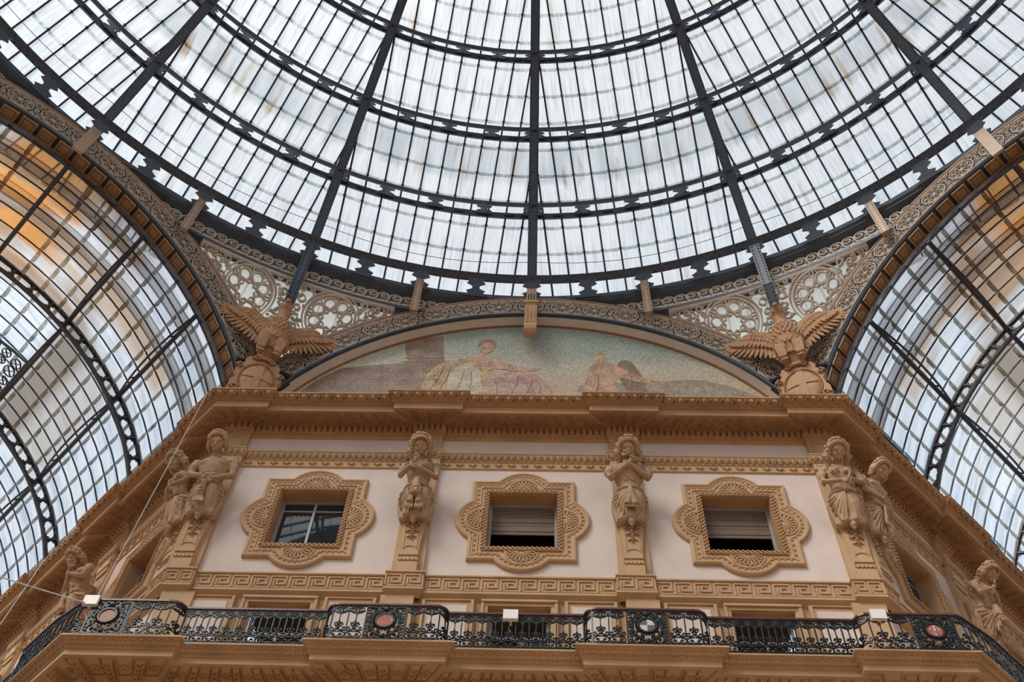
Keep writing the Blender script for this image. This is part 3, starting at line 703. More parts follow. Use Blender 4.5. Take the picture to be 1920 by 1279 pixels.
# --- base ring: riveted flange, star plates, dark drum
def ringloft(mb, prof, n=192):
    base = len(mb.v); m = len(prof)
    for i in range(n):
        t = 2*pi*i/n; mb.v += [(r*sin(t), r*cos(t), z) for r, z in prof]
    for i in range(n):
        A, Bn = base+m*i, base+m*((i+1) % n)
        for j in range(m): mb.f.append((A+j, A+(j+1) % m, Bn+(j+1) % m, Bn+j)); mb.mi.append(0)
R1, Z1 = SR*cos(PH[0]), SZ+SR*sin(PH[0])
mb = MB(); ringloft(mb, [(R1-.14, Z1+.06), (R1+.10, Z1-.09), (R1+.14, Z1-.03), (R1-.10, Z1+.12)])
fl = mb.build('riveted_ring', 'iron', dome)
mb = MB()
for i in range(-330, 331):
    t = 2*pi*i/1000
    for q in (-.07, .06):
        if abs(i) % 2 == (q > 0): 
            r, z = R1+q-.03, Z1-q*.62-.045
            mb.box(lambda u, v, w_: ((r-w_*.4+v)*sin(t)+u*cos(t), (r-w_*.4+v)*cos(t)-u*sin(t), z-w_*.8-v*.6), -.018, .018, -.018, .018, -.01, .022)
mb.build('ring_rivets', 'black', fl)
mb = MB(); ringloft(mb, [(18.52, 29.16), (18.45, 29.13), (18.50, 29.02), (18.58, 28.98), (18.58, 28.92), (18.70, 28.88), (18.80, 28.84), (18.80, 28.24), (18.74, 28.22), (18.74, 28.13), (18.68, 28.09), (18.68, 27.99), (19.0, 27.99), (19.0, 29.16)])
mb.build('drum', 'iron', dome)
mb = MB(); BM = lambda a, b, w_: (lambda t, r, z: ((r)*sin(t), (r)*cos(t), z))(a/18.3, 18.14+b*.5+w_*.8, 29.56-b*.866+w_*.5)
star_gusset(mb, BM, 0, .66, .40); sp0 = mb.build('star_plate', 'iron', dome)
for i in range(-12, 13):
    if i: c = sp0.copy(); scn.collection.objects.link(c); c.rotation_euler[2] = -i*2*pi/64
# --- glazing: bars and lapped panes of one bay, copied round
GR = 22.47; dch = 2*GR*cos(.5645)*sin(B16/2)/12.2; LAPS = [.588+.0433*k for k in range(-3, 18)]
def SX(r, ph, x): d = r*cos(ph); return (x, sqrt(max(0, d*d-x*x)), SZ+r*sin(ph))
mb = MB()
for k in range(-6, 7):
    x = k*dch; phm = math.acos(min(1, abs(x)/sin(B16/2)/GR)) if x else 1.36
    phm = min(phm, 1.36)
    if phm < .5: continue
    n = max(2, int((phm-.46)/.05)); P = [.46+(phm-.46)*i/n for i in range(n+1)]
    mb.loft([[SX(GR-.09, p, x-.028), SX(GR-.09, p, x+.028), SX(GR+.02, p, x+.028), SX(GR+.02, p, x-.028)] for p in P])
    for L_ in LAPS:
        if .48 < L_ < min(1.1, phm): mb.box(lambda u, v, w_: (lambda q: (q[0]+u, q[1]-w_*.7, q[2]+v-w_*.6))(SX(GR-.09, L_, x)), -.05, .05, -.045, .045, -.01, .04)
bars0 = mb.build('glazing_bars', 'bar', dome)
mb = MB()
for j in range(len(LAPS)-1):
    pa, pb = LAPS[j], LAPS[j+1]; po = pa-.0042
    for k in range(-7, 7):
        lim = lambda p: GR*cos(p)*sin(B16/2)
        x0, x1 = k*dch, (k+1)*dch
        la, lb = lim(po), lim(pb)
        a0, a1 = max(x0, -la), min(x1, la); b0, b1 = max(x0, -lb), min(x1, lb)
        if a1-a0 < .03: continue
        if b1-b0 < .01: b0 = b1 = (max(x0, -lb)+min(x1, lb))/2 if x0 < lb and x1 > -lb else (lb if x0 > 0 else -lb)
        c = min(.08, (a1-a0)*.25); pc = po+.003
        ri, ro_ = GR-.06, GR+.0
        mb.add([SX(ri, po, a0+c), SX(ri, po, a1-c), SX(ri, pc, a1), SX(ro_, pb, b1), SX(ro_, pb, b0), SX(ri, pc, a0)], [(0, 1, 2, 3, 4, 5)])
        if a1-a0 > .2:        # thick lapped edge hanging under the next pane
            mb.add([SX(ri-.012, po, a0+c), SX(ri-.012, po, a1-c), SX(ri-.012, pc, a1), SX(ri-.012, pa+.001, a1), SX(ri-.012, pa+.001, a0), SX(ri-.012, pc, a0)], [(0, 1, 2, 3, 4, 5)], 1)
uvd = lambda v: (v[0], 18*math.asin(max(-1, min(1, (v[2]-SZ)/GR)))*1.2)
gl0 = mb.build('glass_panes', ['domeglass', 'lap'], dome, fix=False, uv=uvd)
for i in range(16):
    for src in (bars0, gl0):
        o = src if i == 0 else src.copy()
        if i:
            scn.collection.objects.link(o); o.parent = dome
            if src is gl0 and i in (1, 2, 13, 14, 15):
                o.data = src.data.copy(); l = o.data.uv_layers['uv'].data
                for q in l: q.uv = (q.uv[0]+i*17.3, q.uv[1])
        o.rotation_euler[2] = -(i+.5)*B16
# thin sagging cable along the base ring
for i in range(-3, 3):
    t0, t1 = i*B16, (i+1)*B16
    mb = MB(); mb.tube([S(21.9, .606-.006*sin(pi*q/10), t0+(t1-t0)*q/10) for q in range(11)], .011, 4)
    mb.build('ring_cable', 'bar', dome)

# ------------------------------------------------------------------ arches
AY = 18.42; AZ = 19.92
def A(t, R, y): return (R*sin(t), y, AZ+R*cos(t))
def arcsweep(mb, prof, t0, t1, n=60, caps=False):
    mb.loft([[A(t0+(t1-t0)*i/n, R, y) for R, y in prof] for i in range(n+1)], caps=True)
def rosette(mb, M):
    mb.ribbon(arcpts(0, 0, .37, 0, 360, 22, .345)[:-1], .035, M, 0, .05, closed=True)
    mb.ribbon(arcpts(0, 0, .31, 0, 360, 22, .29)[:-1], .02, M, 0, .035, closed=True)
    for i in range(8):
        a = 2*pi*(i+.5)/8; ca, sa = cos(a), sin(a)
        mb.ribbon([(.06*ca, .06*sa), (.30*ca, .28*sa)], .022, M, 0, .035)
        b = 2*pi*i/8; mb.ribbon([(.29*cos(b-.33), .27*sin(b-.33)), (.19*cos(b), .19*sin(b)), (.29*cos(b+.33), .27*sin(b+.33))], .02, M, 0, .03)
    mb.hemi(M, (0, 0, 0), (.075, .075, .06), 8, 2)
    for sx in (-1, 1):     # leaf scrolls between the rosettes
        for sz in (-1, 1):
            mb.ribbon(spiral(sx*.41, sz*.30, .075, .02, -sx*sz*40+(180 if sx > 0 else 0), -sx*sz*40+(180 if sx > 0 else 0)+sx*sz*400, 10), .026, M, 0, .04)
            mb.ribbon([(sx*.36, sz*.12), (sx*.44, sz*.16), (sx*.49, sz*.06)], .024, M, 0, .035)
            mb.hemi(M, (sx*.44, sz*.22, 0), (.03, .03, .03), 5, 2)
        mb.hemi(M, (sx*.45, 0, 0), (.035, .05, .04), 6, 2)
T57 = rad(57.3)
def make_arch(k, label):
    root = empty('lattice_arch', AXIS, -k*pi/4); tag(root, label, 'arch')
    mb = MB(); arcsweep(mb, [(8.87, AY+.03), (8.87, AY-.02), (8.90, AY-.05), (8.96, AY-.05), (8.98, AY), (8.98, AY+.12)], -T57, T57); mb.build('outer_rim', 'brown', root)
    mb = MB(); arcsweep(mb, [(8.08, AY), (8.86, AY), (8.86, AY+.10), (8.08, AY+.10)], -T57, T57)
    for sx in (-1, 1):
        c = [(sx*8.08*sin(T57), AZ+8.08*cos(T57))]+[(sx*7.96*sin(rad(a)), AZ+7.96*cos(rad(a))) for a in range(58, 75, 2)]+[(sx*7.64, 24.7), (sx*8.9*sin(T57), AZ+8.9*cos(T57))]
        mb.prism(c, lambda x, z, w_: (x, AY+.02-w_, z), -.1, 0)
    mb.build('back_plate', 'latticebk', root)
    mb = MB(); arcsweep(mb, ([(7.97, AY+.05), (7.97, AY-.05), (8.0, AY-.07), (8.06, AY-.05), (8.06, AY+.04)] if k == 0 else [(7.98, AY+.02), (7.98, AY-.02), (8.02, AY-.05), (8.06, AY-.03), (8.06, AY+.04)]), -rad(74), rad(74), 80)
    for sx in (-1, 1):
        a = sx*T57; q = [A(a, 8.0, AY-.10), A(a, 9.0, AY-.10)]; mb.tube(q, .06, 6)
    mb.build('inner_rim', 'iron', root)
    mb = MB(); n = 8
    for i in range(-n, n+1):
        tc_ = rad(6.78*i)
        M = lambda a, r, w_, tc_=tc_: A(tc_+a/8.45, 8.46+r, AY-w_)
        rosette(mb, M)
        if i < n: mb.ribbon([(.5, -.38), (.5, .38)], .02, M, 0, .02)
    for R in (8.10, 8.83):
        M = lambda a, r, w_, R=R: A(a, R+r, AY-w_)
        mb.ribbon([(-T57+2*T57*i/70, 0) for i in range(71)], .035, M, 0, .04)
    mb.build('rosette_band', 'lattice', root)
    if k:
        mb = MB(); arcsweep(mb, [(7.96, AY+.0), (7.96, AY+.47), (8.1, AY+.47), (8.1, AY+.0)], -rad(76), rad(76), 80); mb.build('soffit', 'purlin', root)
        mb = MB(); st = rad(4.08)
        for i in range(-19, 19):
            tc_ = st*(i+.5); M = lambda a, b, w_, tc_=tc_: A(tc_+a/7.95, 7.95-w_, AY+.245+b)
            mb.box(M, -.225, .225, -.205, .205, -.01, .015)
        mb.build('coffer_panels', 'gold', root)
        mb = MB()
        for i in range(-19, 19):
            tc_ = st*(i+.5); M = lambda a, b, w_, tc_=tc_: A(tc_+a/7.95, 7.95-w_, AY+.245+b)
            mb.ribbon([(-.22, -.20), (.22, -.20), (.22, .20), (-.22, .20)], .02, M, .01, .035, closed=True)
            for q in range(5):
                for s_ in (-1, 1):
                    mb.box(M, -.15+.065*q, -.12+.065*q, s_*.135-.01, s_*.135+.01, .014, .03, 1); mb.box(M, s_*.15-.01, s_*.15+.01, -.125+.055*q, -.10+.055*q, .014, .03, 1)
            for q in range(4):
                a = pi/4+q*pi/2; mb.hemi(M, (cos(a)*.05, sin(a)*.05, .012), (.035, .035, .02), 5, 2, 2)
        mb.build('coffer_frames', ['strut', 'black', 'brown'], root)
    return root
make_arch(0, 'front arch of rosette lattice framing the painted lunette')
make_arch(-1, 'left arcade arch with rosette lattice face and gold coffered soffit')
make_arch(1, 'right arcade arch with rosette lattice face and gold coffered soffit')
for sx, nm in ((-1, 'left'), (1, 'right')):
    mb = MB(); a = sx*B16; R = 19.95
    mb.loft([[((R+dr)*sin(a)+dt*cos(a), (R+dr)*cos(a)-dt*sin(a), z) for dr, dt in ((-.12, -.42), (-.02, -.1), (-.02, .1), (-.12, .42), (.3, .5), (.3, -.5))] for z in (21.72, 24.95)])
    tag(mb.build('corner_post', 'iron', loc=AXIS), 'dark iron post at the %s corner behind the eagle shield' % nm, 'post')

# struts between the base ring and the arches
def make_strut(th, label, plain=False, group=None):
    root = empty('ring_strut', AXIS, -th); tag(root, label, 'strut', group)
    wd = .17 if plain else .125
    pr = [(18.27, 29.42), (18.30, 28.5), (18.33, 27.45 if not plain else 27.8)]
    mb = MB(); mb.loft([[(sx*wd, r+o, z) for sx, o in ((-1, 0), (1, 0), (1, .09), (-1, .09))] for r, z in pr]); mb.build('plate', 'strut', root)
    if not plain:
        mb = MB()
        for i in range(14):
            z = 29.3-.135*i; r = 18.27+(29.42-z)*.03
            for sx in (-1, 1): mb.box(lambda u, v, w_: (sx*.075+u, r-w_, z+v), -.018, .018, -.018, .018, -.01, .015)
        mb.build('rivets', 'brown', root)
    return root
for th, lb in ((-11.25, 'slim beige riveted strut left of the keystone'), (11.25, 'slim beige riveted strut right of the keystone'), (-33.75, 'slim beige riveted strut beside the left arcade arch'), (33.75, 'slim beige riveted strut beside the right arcade arch')):
    make_strut(rad(th), lb)
make_strut(-pi/4, 'broad plain beige strut over the crown of the left arcade arch', True); make_strut(pi/4, 'broad plain beige strut over the crown of the right arcade arch', True)
root = empty('keystone', (0, DY, 0)); tag(root, 'fluted bracket and scroll console at the crown of the front arch', 'keystone')
mb = MB(); mb.loft([[(sx*.155, r+o, z) for sx, o in ((-1, 0), (1, 0), (1, .1), (-1, .1))] for r, z in ((18.2, 29.2), (18.22, 28.0))])
mb.build('fluted_plate', 'strut', root)
mb = MB()
for x in (-.085, 0, .085): mb.box(lambda u, v, w_: (x+u, 18.21-w_, v), -.022, .022, 28.05, 28.85+(.06 if x == 0 else 0), -.01, .006)
mb.build('flutes', 'latticebk', root)
mb = MB(); prof = [(18.45, 27.98), (17.96, 27.98), (17.96, 27.92), (18.02, 27.86), (17.98, 27.7), (17.99, 27.4), (18.02, 27.1), (18.02, 26.8), (17.94, 26.66), (17.92, 26.52), (17.97, 26.41), (18.08, 26.37), (18.19, 26.42), (18.24, 26.54), (18.5, 26.7)]
mb.loft([[(sx, y, z) for y, z in prof] for sx in (-.185, .185)])
mb.box(ID, -.23, .23, 17.93, 18.4, 27.90, 28.0)
for x in (-.11, 0, .11): mb.ribbon([(27.84, 0), (26.8, .03)], .05, lambda a, b, w_: (x+b*0, 18.0-w_+(27.84-a)*.03, a), 0, .04) if 0 else mb.tube([(x, 17.99, 27.84), (x, 17.985, 27.4), (x, 18.02, 26.8)], .03, 6)
for sx in (-1, 1): mb.tube([(sx*.19, 18.1+.06*cos(q), 27.72+.06*sin(q)) for q in [i*.7 for i in range(9)]], .02, 5); mb.tube([(sx*.19, 18.12+.05*cos(q), 26.55+.05*sin(q)) for q in [i*.7 for i in range(9)]], .02, 5)

mb.build('console', 'stonelt', root)

# scroll frieze round the drum
mb = MB(); P = 2*pi*18.78/16/19.5
for i in range(-78, 79):
    u0 = i*P; 
    sg = 1 if i >= 0 else -1
    M = lambda a, b, w_, u0=u0, sg=sg: (lambda t, r: (r*sin(t), r*cos(t), 28.25+b))((u0+sg*a)/18.78, 18.79-w_)
    mb.ribbon(spiral(P*.45, .36, .045, .20, 500, 0, 18)+[(P*.45+.20, .27), (P*.45+.24, .14), (P*.45+.36, .03)], .062, M, 0, .05)
    mb.prism([(0, 0), (P*1.0, 0), (P*1.0, .05), (P*.75, .14), (P*.5, .12), (P*.2, .13), (0, .09)], M, 0, .035)
tag(mb.build('scroll_frieze', 'lattice', loc=AXIS), 'beige running scroll frieze on the dark drum under the dome', 'frieze')

# ------------------------------------------------------------------ spandrels between arch and drum
def make_spandrel(k, sx, label):
    root = empty('spandrel_panel', AXIS, -k*pi/4); tag(root, label, 'spandrel')
    ZT = 28.02
    zE = lambda x: AZ+sqrt(max(0, 9.02**2-x*x))
    def M(x, z, w_):
        e = zE(x); v = (z-e)/max(.05, ZT-e); v = max(-.05, min(1.05, v))
        t = math.asin(min(1, x*.937/18.72)); ax, ay = x, AY+.06; bx, by = 18.70*sin(t), 18.70*cos(t)
        X, Y = ax+(bx-ax)*v, ay+(by-ay)*v
        return (sx*X, Y-w_, z-w_*.3)
    XR = lambda z: 7.62
    mb = MB()
    for j in range(26):
        x0, x1 = 4.5+.12*j, 4.5+.12*(j+1)
        mb.add([M(x0, zE(x0), -.22), M(x1, zE(x1), -.22), M(x1, ZT, -.22), M(x0, ZT, -.22)], [(0, 1, 2, 3)])
    mb.build('frosted_backing', 'cream', root, uv=lambda v: (v[0], v[2]))
    mb = MB(); w0, w1 = -.05, .03
    rb = lambda pts, wd, cl=False: mb.ribbon(pts, wd, M, w0, w1, closed=cl)
    rb([(x/10, zE(x/10)+.06) for x in range(46, 77, 1)], .10); rb([(4.5+.31*i, ZT-.06) for i in range(11)], .10)
    rb([(7.56, zE(7.56)+.1+.27*i) for i in range(11)], .10)
    cx, cz, r = 6.28, 27.10, .80
    ok = lambda x, z: zE(x)+.05 < z < ZT-.03 and x < 7.6
    def rbc(pts, wd, cl=False):          # ribbon clipped to the panel
        run = []
        for p in (pts+[pts[0]] if cl else pts):
            if ok(*p): run.append(p)
            else:
                if len(run) > 1: rb(run, wd)
                run = []
        if len(run) > 1: rb(run, wd, cl and len(run) == len(pts)+1 and not run.pop() is None)
    rbc(arcpts(cx, cz, r, 0, 360, 40)[:-1], .075, True); rbc(arcpts(cx, cz, r*1.14, 0, 360, 40)[:-1], .05, True)
    for i in range(8):
        a = 2*pi*(i+.5)/8
        px, pz = cx+cos(a)*r*.66, cz+sin(a)*r*.66
        rbc([(px+.175*cos(a+q), pz+.175*sin(a+q)) for q in [rad(d) for d in (-120, -90, -60, -30, 0, 30, 60, 90, 120)]]+[(px-cos(a)*.2, pz-sin(a)*.2)], .055, True)
        b = 2*pi*i/8
        rbc([(cx+cos(b)*r*q, cz+sin(b)*r*q) for q in (.98, .8, .66, .5)], .045)
        for s_ in (-1, 1):
            rbc([(cx+cos(b+s_*.12)*r*.94, cz+sin(b+s_*.12)*r*.94), (cx+cos(b+s_*.19)*r*.82, cz+sin(b+s_*.19)*r*.82), (cx+cos(b+s_*.07)*r*.72, cz+sin(b+s_*.07)*r*.72)], .035)
            rbc([(cx+cos(b)*r*.5, cz+sin(b)*r*.5), (cx+cos(b+s_*.39)*r*.40, cz+sin(b+s_*.39)*r*.40)], .04)
    rbc([(cx+cos(2*pi*i/16)*(.34 if i % 2 else .25), cz+sin(2*pi*i/16)*(.34 if i % 2 else .25)) for i in range(16)], .055, True)
    for x, z, q in ((7.36, 27.45, .12), (7.38, 26.75, .11), (5.3, 27.3, .13), (5.12, 27.72, .10), (7.42, 27.8, .08), (4.9, 27.55, .10), (7.2, 26.2, .12), (7.0, 25.75, .1), (7.42, 25.9, .1), (7.4, 27.1, .09), (5.42, 27.82, .09)):
        rbc(arcpts(x, z, q, 0, 360, 12)[:-1], .045, True)
    for x, z, q, a0, a1 in ((4.68, 27.82, .09, 90, 450), (4.95, 27.82, .10, 90, -400), (7.40, 25.35, .15, 90, -400), (7.2, 25.5, .12, 0, 420), (5.2, 27.5, .09, 180, -250), (5.5, 27.6, .08, 90, -380), (7.15, 27.85, .09, 90, 450), (7.3, 26.45, .12, 0, 400), (7.48, 24.95, .06, 0, 380), (5.05, 27.25+.2, .07, 0, 400), (7.52, 26.2, .07, 0, 380), (7.0, 26.1, .1, 90, 450), (4.5, 27.9, .05, 0, 380)):
        rbc(spiral(x, z, q, .02, a0, a1, 14), .045)
    random.seed(5+k)
    for _ in range(230):
        x = random.uniform(4.6, 7.5); z = random.uniform(24.9, 27.9); d = sqrt((x-cx)**2+(z-cz)**2)
        if d < r*1.14+.05 or not ok(x, z-.07): continue
        a = random.uniform(0, 6.28); rb([(x-.06*cos(a), z-.06*sin(a)), (x+.04*cos(a+.8), z+.04*sin(a+.8)), (x+.07*cos(a+1.6), z+.07*sin(a+1.6))], .04)
    mb.build('pierced_lattice', 'lattice', root, fix=False)
make_spandrel(0, -1, 'white-backed pierced iron spandrel right of the left eagle'); make_spandrel(0, 1, 'white-backed pierced iron spandrel left of the right eagle')
make_spandrel(-1, 1, 'white-backed pierced iron spandrel left of the left eagle'); make_spandrel(1, -1, 'white-backed pierced iron spandrel right of the right eagle')
for sx, nm in ((-1, 'left'), (1, 'right')):
    mb = MB(); t = sx*B16
    path = [(18.12, 29.60), (18.24, 28.95), (18.32, 28.2), (18.38, 27.45), (18.8, 26.6), (19.25, 25.7), (19.7, 24.7)]
    mb.loft([[(r*sin(t)+q*cos(t), r*cos(t)-q*sin(t), z) for r, q in ((r0, -.15), (r0, .15), (r0+.12, .15), (r0+.12, -.15))] for r0, z in path])
    o = mb.build('rib_leg', 'iron', loc=AXIS); tag(o, 'dark riveted rib foot coming down behind the %s eagle' % nm, 'rib')
    mb = MB()
    for (ra, za), (rb_, zb) in zip(path, path[1:]):
        n = int(sqrt((ra-rb_)**2+(za-zb)**2)/.14)
        for i in range(n):
            r, z = ra+(rb_-ra)*i/n, za+(zb-za)*i/n
            for q in (-.09, .09): mb.box(lambda u, v, w_: ((r-w_)*sin(t)+(q+u)*cos(t), (r-w_)*cos(t)-(q+u)*sin(t), z+v-w_*.4), -.018, .018, -.018, .018, -.01, .02)
    mb.build('rivets', 'black', o)
# ------------------------------------------------------------------ lunette
root = empty('painted_lunette', AXIS); tag(root, 'semicircular mosaic lunette with hazy sky, brown masonry and draped shapes', 'mosaic')
LY = 18.107+.68
mb = MB(); n = 60
mb.add([(7.5*sin(rad(-90+180*i/n)), LY, AZ+7.5*cos(rad(-90+180*i/n))) for i in range(0)]+[A(rad(-80+160*i/n), 8.1, LY) for i in range(n+1)]+[(7.6, LY, 21.3), (-7.6, LY, 21.3)], [tuple(range(n+3))])
def mosaic_mat():
    m, t, b = nodes('sky_mosaic'); N = t.nodes.new; L = t.links.new
    tc = N('ShaderNodeTexCoord'); sx = N('ShaderNodeSeparateXYZ'); L(tc.outputs['Object'], sx.inputs[0])
    n1 = N('ShaderNodeTexNoise'); n1.inputs['Scale'].default_value = .45; n1.inputs['Detail'].default_value = 4; L(tc.outputs['Object'], n1.inputs[0])
    r = N('ShaderNodeMapRange'); r.inputs[1].default_value = 24.2; r.inputs[2].default_value = 27.4; L(sx.outputs[2], r.inputs[0])
    ad = N('ShaderNodeMath'); ad.operation = 'MULTIPLY_ADD'; ad.inputs[1].default_value = .9; L(n1.outputs[0], ad.inputs[0]); sb = N('ShaderNodeMath'); sb.operation = 'SUBTRACT'; sb.inputs[1].default_value = .42; L(r.outputs[0], sb.inputs[0]); L(sb.outputs[0], ad.inputs[2])
    cr = N('ShaderNodeValToRGB'); cr.color_ramp.elements[0].color = (.56, .43, .29, 1); cr.color_ramp.elements[1].color = (.30, .36, .31, 1); e = cr.color_ramp.elements.new(.45); e.color = (.56, .52, .40, 1); L(ad.outputs[0], cr.inputs[0])
    v = N('ShaderNodeTexVoronoi'); v.inputs['Scale'].default_value = 26; L(tc.outputs['Object'], v.inputs['Vector'])
    mx = N('ShaderNodeMixRGB'); mx.blend_type = 'OVERLAY'; mx.inputs[0].default_value = .45; bw = N('ShaderNodeRGBToBW'); L(v.outputs['Color'], bw.inputs[0]); L(cr.outputs[0], mx.inputs[1]); L(bw.outputs[0], mx.inputs[2]); L(mx.outputs[0], b.inputs['Base Color'])
    b.inputs['Roughness'].default_value = .32
    bp = N('ShaderNodeBump'); bp.inputs['Strength'].default_value = .6; bp.inputs['Distance'].default_value = .03; L(v.outputs['Color'], bp.inputs['Height']); L(bp.outputs[0], b.inputs['Normal'])
    return m
MT['mosaic'] = mosaic_mat()
def tess(name, c, c2):
    m = mat(name, c, .35, var=.2, scale=2.4, col2=c2, bump=.6, bscale=24); t = m.node_tree; b = t.nodes['Principled BSDF']
    src = b.inputs['Base Color'].links[0].from_socket; v = t.nodes.new('ShaderNodeTexVoronoi'); v.inputs['Scale'].default_value = 22; tc = t.nodes.new('ShaderNodeTexCoord'); t.links.new(tc.outputs['Object'], v.inputs['Vector'])
    mx = t.nodes.new('ShaderNodeMixRGB'); mx.blend_type = 'OVERLAY'; mx.inputs[0].default_value = .4; bw = t.nodes.new('ShaderNodeRGBToBW'); t.links.new(v.outputs['Color'], bw.inputs[0]); t.links.new(src, mx.inputs[1]); t.links.new(bw.outputs[0], mx.inputs[2]); t.links.new(mx.outputs[0], b.inputs['Base Color']); return m
MT['mos_brown'] = tess('brown_tesserae', (.33, .22, .15), (.22, .14, .095)); MT['mos_ochre'] = tess('ochre_tesserae', (.58, .40, .22), (.36, .22, .11))
MT['mos_pink'] = tess('rose_tesserae', (.56, .38, .30), (.42, .23, .18)); MT['mos_skin'] = tess('flesh_tesserae', (.62, .40, .27), (.42, .24, .15)); MT['mos_cloud'] = tess('cloud_tesserae', (.40, .32, .24), (.30, .25, .2))
MT['mos_line'] = tess('dark_tesserae', (.26, .16, .10), (.2, .12, .08)); MT['mos_cream'] = tess('cream_tesserae', (.62, .54, .40), (.45, .36, .25))
mb.build('sky_field', 'mosaic', root, fix=False)
LMo = lambda x, z, w_: (x, LY-w_, z)
def smooth_poly(p, it=2):
    for _ in range(it):
        q = []
        for i in range(len(p)):
            a, b = p[i], p[(i+1) % len(p)]; q += [(a[0]*.75+b[0]*.25, a[1]*.75+b[1]*.25), (a[0]*.25+b[0]*.75, a[1]*.25+b[1]*.75)]
        p = q
    return p
mb = MB(); mb.prism([(-6.6, 23.9), (-6.15, 24.75), (-5.53, 25.38), (-4.61, 25.56), (-3.6, 25.7), (-2.3, 25.62), (-2.1, 23.9)], LMo, 0, .006); mb.prism([(-3.84, 25.6), (-3.62, 25.8), (-3.88, 27.0), (-2.67, 27.22), (-2.55, 25.97), (-2.4, 25.6)], LMo, 0, .003)
mb.build('masonry', 'mos_brown', root, fix=False)
mb = MB()
for z, x0, x1 in ((25.35, -5.4, -2.4), (25.2, -5.7, -2.4), (24.8, -6.0, -2.6), (25.75, -3.8, -2.4), (25.95, -3.75, -2.5)): mb.ribbon([(x0, z), (x1, z+.03)], .03, LMo, .006, .009)
for k in range(24): mb.ribbon([(-5.3+.12*k, 25.22), (-5.3+.12*k, 25.33)], .03, LMo, .006, .009)
for x, z in ((-4.3, 24.4), (-5.0, 24.4), (-5.6, 24.4)): mb.ribbon([(x, z-.3), (x, z+.4)], .02, LMo, .006, .009)
mb.build('masonry_joints', 'mos_line', root, fix=False)
for nm, mt, poly, off in (('cloud', 'mos_cloud', [(1.2, 24.0), (1.6, 24.9), (3.17, 24.68), (4.1, 24.9), (4.87, 25.0), (5.6, 24.72), (6.6, 24.1), (6.6, 23.9)], .004),
                     ('ochre_drape', 'mos_ochre', [(-3.1, 24.0), (-3.0, 25.2), (-2.6, 25.75), (-2.1, 25.9), (-1.7, 26.05), (-1.45, 25.95), (-1.1, 25.5), (-.9, 24.8), (-1.3, 24.0)], .008),
                     ('cream_drape', 'mos_cream', [(-2.35, 24.0), (-2.3, 25.3), (-1.9, 25.8), (-1.5, 25.6), (-1.35, 24.6), (-1.3, 24.0)], .011),
                     ('rose_drape', 'mos_pink', [(-1.4, 24.0), (-1.2, 25.0), (-.6, 25.3), (.1, 25.22), (.5, 24.8), (.8, 24.0)], .010),
                     ('torso', 'mos_skin', [(-1.75, 25.5), (-1.6, 26.2), (-1.25, 26.25), (-.95, 25.9), (-.2, 25.42), (.35, 25.5), (.3, 25.38), (-.25, 25.25), (-1.0, 25.45), (-1.2, 25.3)], .014),
                     ('head', 'mos_skin', [(-1.52, 26.4), (-1.48, 26.75), (-1.3, 26.88), (-1.12, 26.75), (-1.1, 26.4), (-1.3, 26.2)], .017), ('hair', 'mos_brown', [(-1.6, 26.5), (-1.55, 26.95), (-1.3, 27.08), (-1.05, 26.95), (-1.02, 26.5), (-1.12, 26.8), (-1.3, 26.9), (-1.48, 26.8)], .019),
                     ('small_figure', 'mos_skin', [(1.55, 24.0), (1.65, 25.2), (1.85, 25.75), (2.2, 25.95), (2.6, 25.6), (3.3, 25.0), (4.2, 24.75), (4.2, 24.65), (3.1, 24.8), (2.6, 25.1), (2.4, 24.7), (2.7, 24.0)], .008),
                     ('small_head', 'mos_ochre', [(1.95, 25.95), (1.93, 26.25), (2.1, 26.4), (2.27, 26.25), (2.25, 25.95), (2.1, 25.8)], .012),
                     ('brown_drape', 'mos_brown', [(2.5, 25.2), (2.6, 25.9), (2.95, 26.0), (3.2, 25.4), (3.35, 24.6), (3.4, 24.0), (2.8, 24.0), (2.7, 24.7)], .006)):
    mb = MB(); mb.prism(smooth_poly(poly), LMo, 0, off); mb.build(nm, mt, root, fix=False)
mb = MB()
for x0, z0, x1, z1 in ((-2.9, 24.1, -2.5, 25.5), (-2.6, 24.1, -2.3, 25.5), (-2.1, 24.1, -1.9, 25.4), (-1.7, 24.1, -1.7, 25.3), (-.9, 24.1, -1.0, 24.9), (-.5, 24.1, -.3, 25.1), (-.1, 24.1, .1, 24.9), (.3, 24.1, .3, 24.7), (2.9, 24.2, 2.9, 25.6), (1.9, 24.2, 2.0, 25.2)):
    mb.ribbon([(x0, z0), ((x0+x1)/2+.05, (z0+z1)/2), (x1, z1)], .022, LMo, .006, .018)
mb.build('drapery_lines', 'mos_line', root, fix=False)
root = empty('archivolt', AXIS); tag(root, 'pale curved moulding with a red brown bead around the painted lunette', 'archivolt')
mb = MB(); arcsweep(mb, [(8.05, AY+.04), (7.98, AY+.06), (7.90, AY+.33), (8.2, AY+.33)], -rad(76), rad(76), 80); mb.build('pale_band', 'moulding', root)
mb = MB(); arcsweep(mb, [(7.93, AY+.30), (7.90, AY+.31), (7.87, AY+.345), (7.88, AY+.37), (7.95, AY+.37)], -rad(77), rad(77), 80); mb.build('red_brown_bead', 'redwood', root)
mb = MB(); mb.box(lambda u, v, w_: (u, 18.107+.70-w_, v), -7.7, 7.7, 21.2, 22.3, -.02, 0); mb.build('base_wall', 'moulding', root)
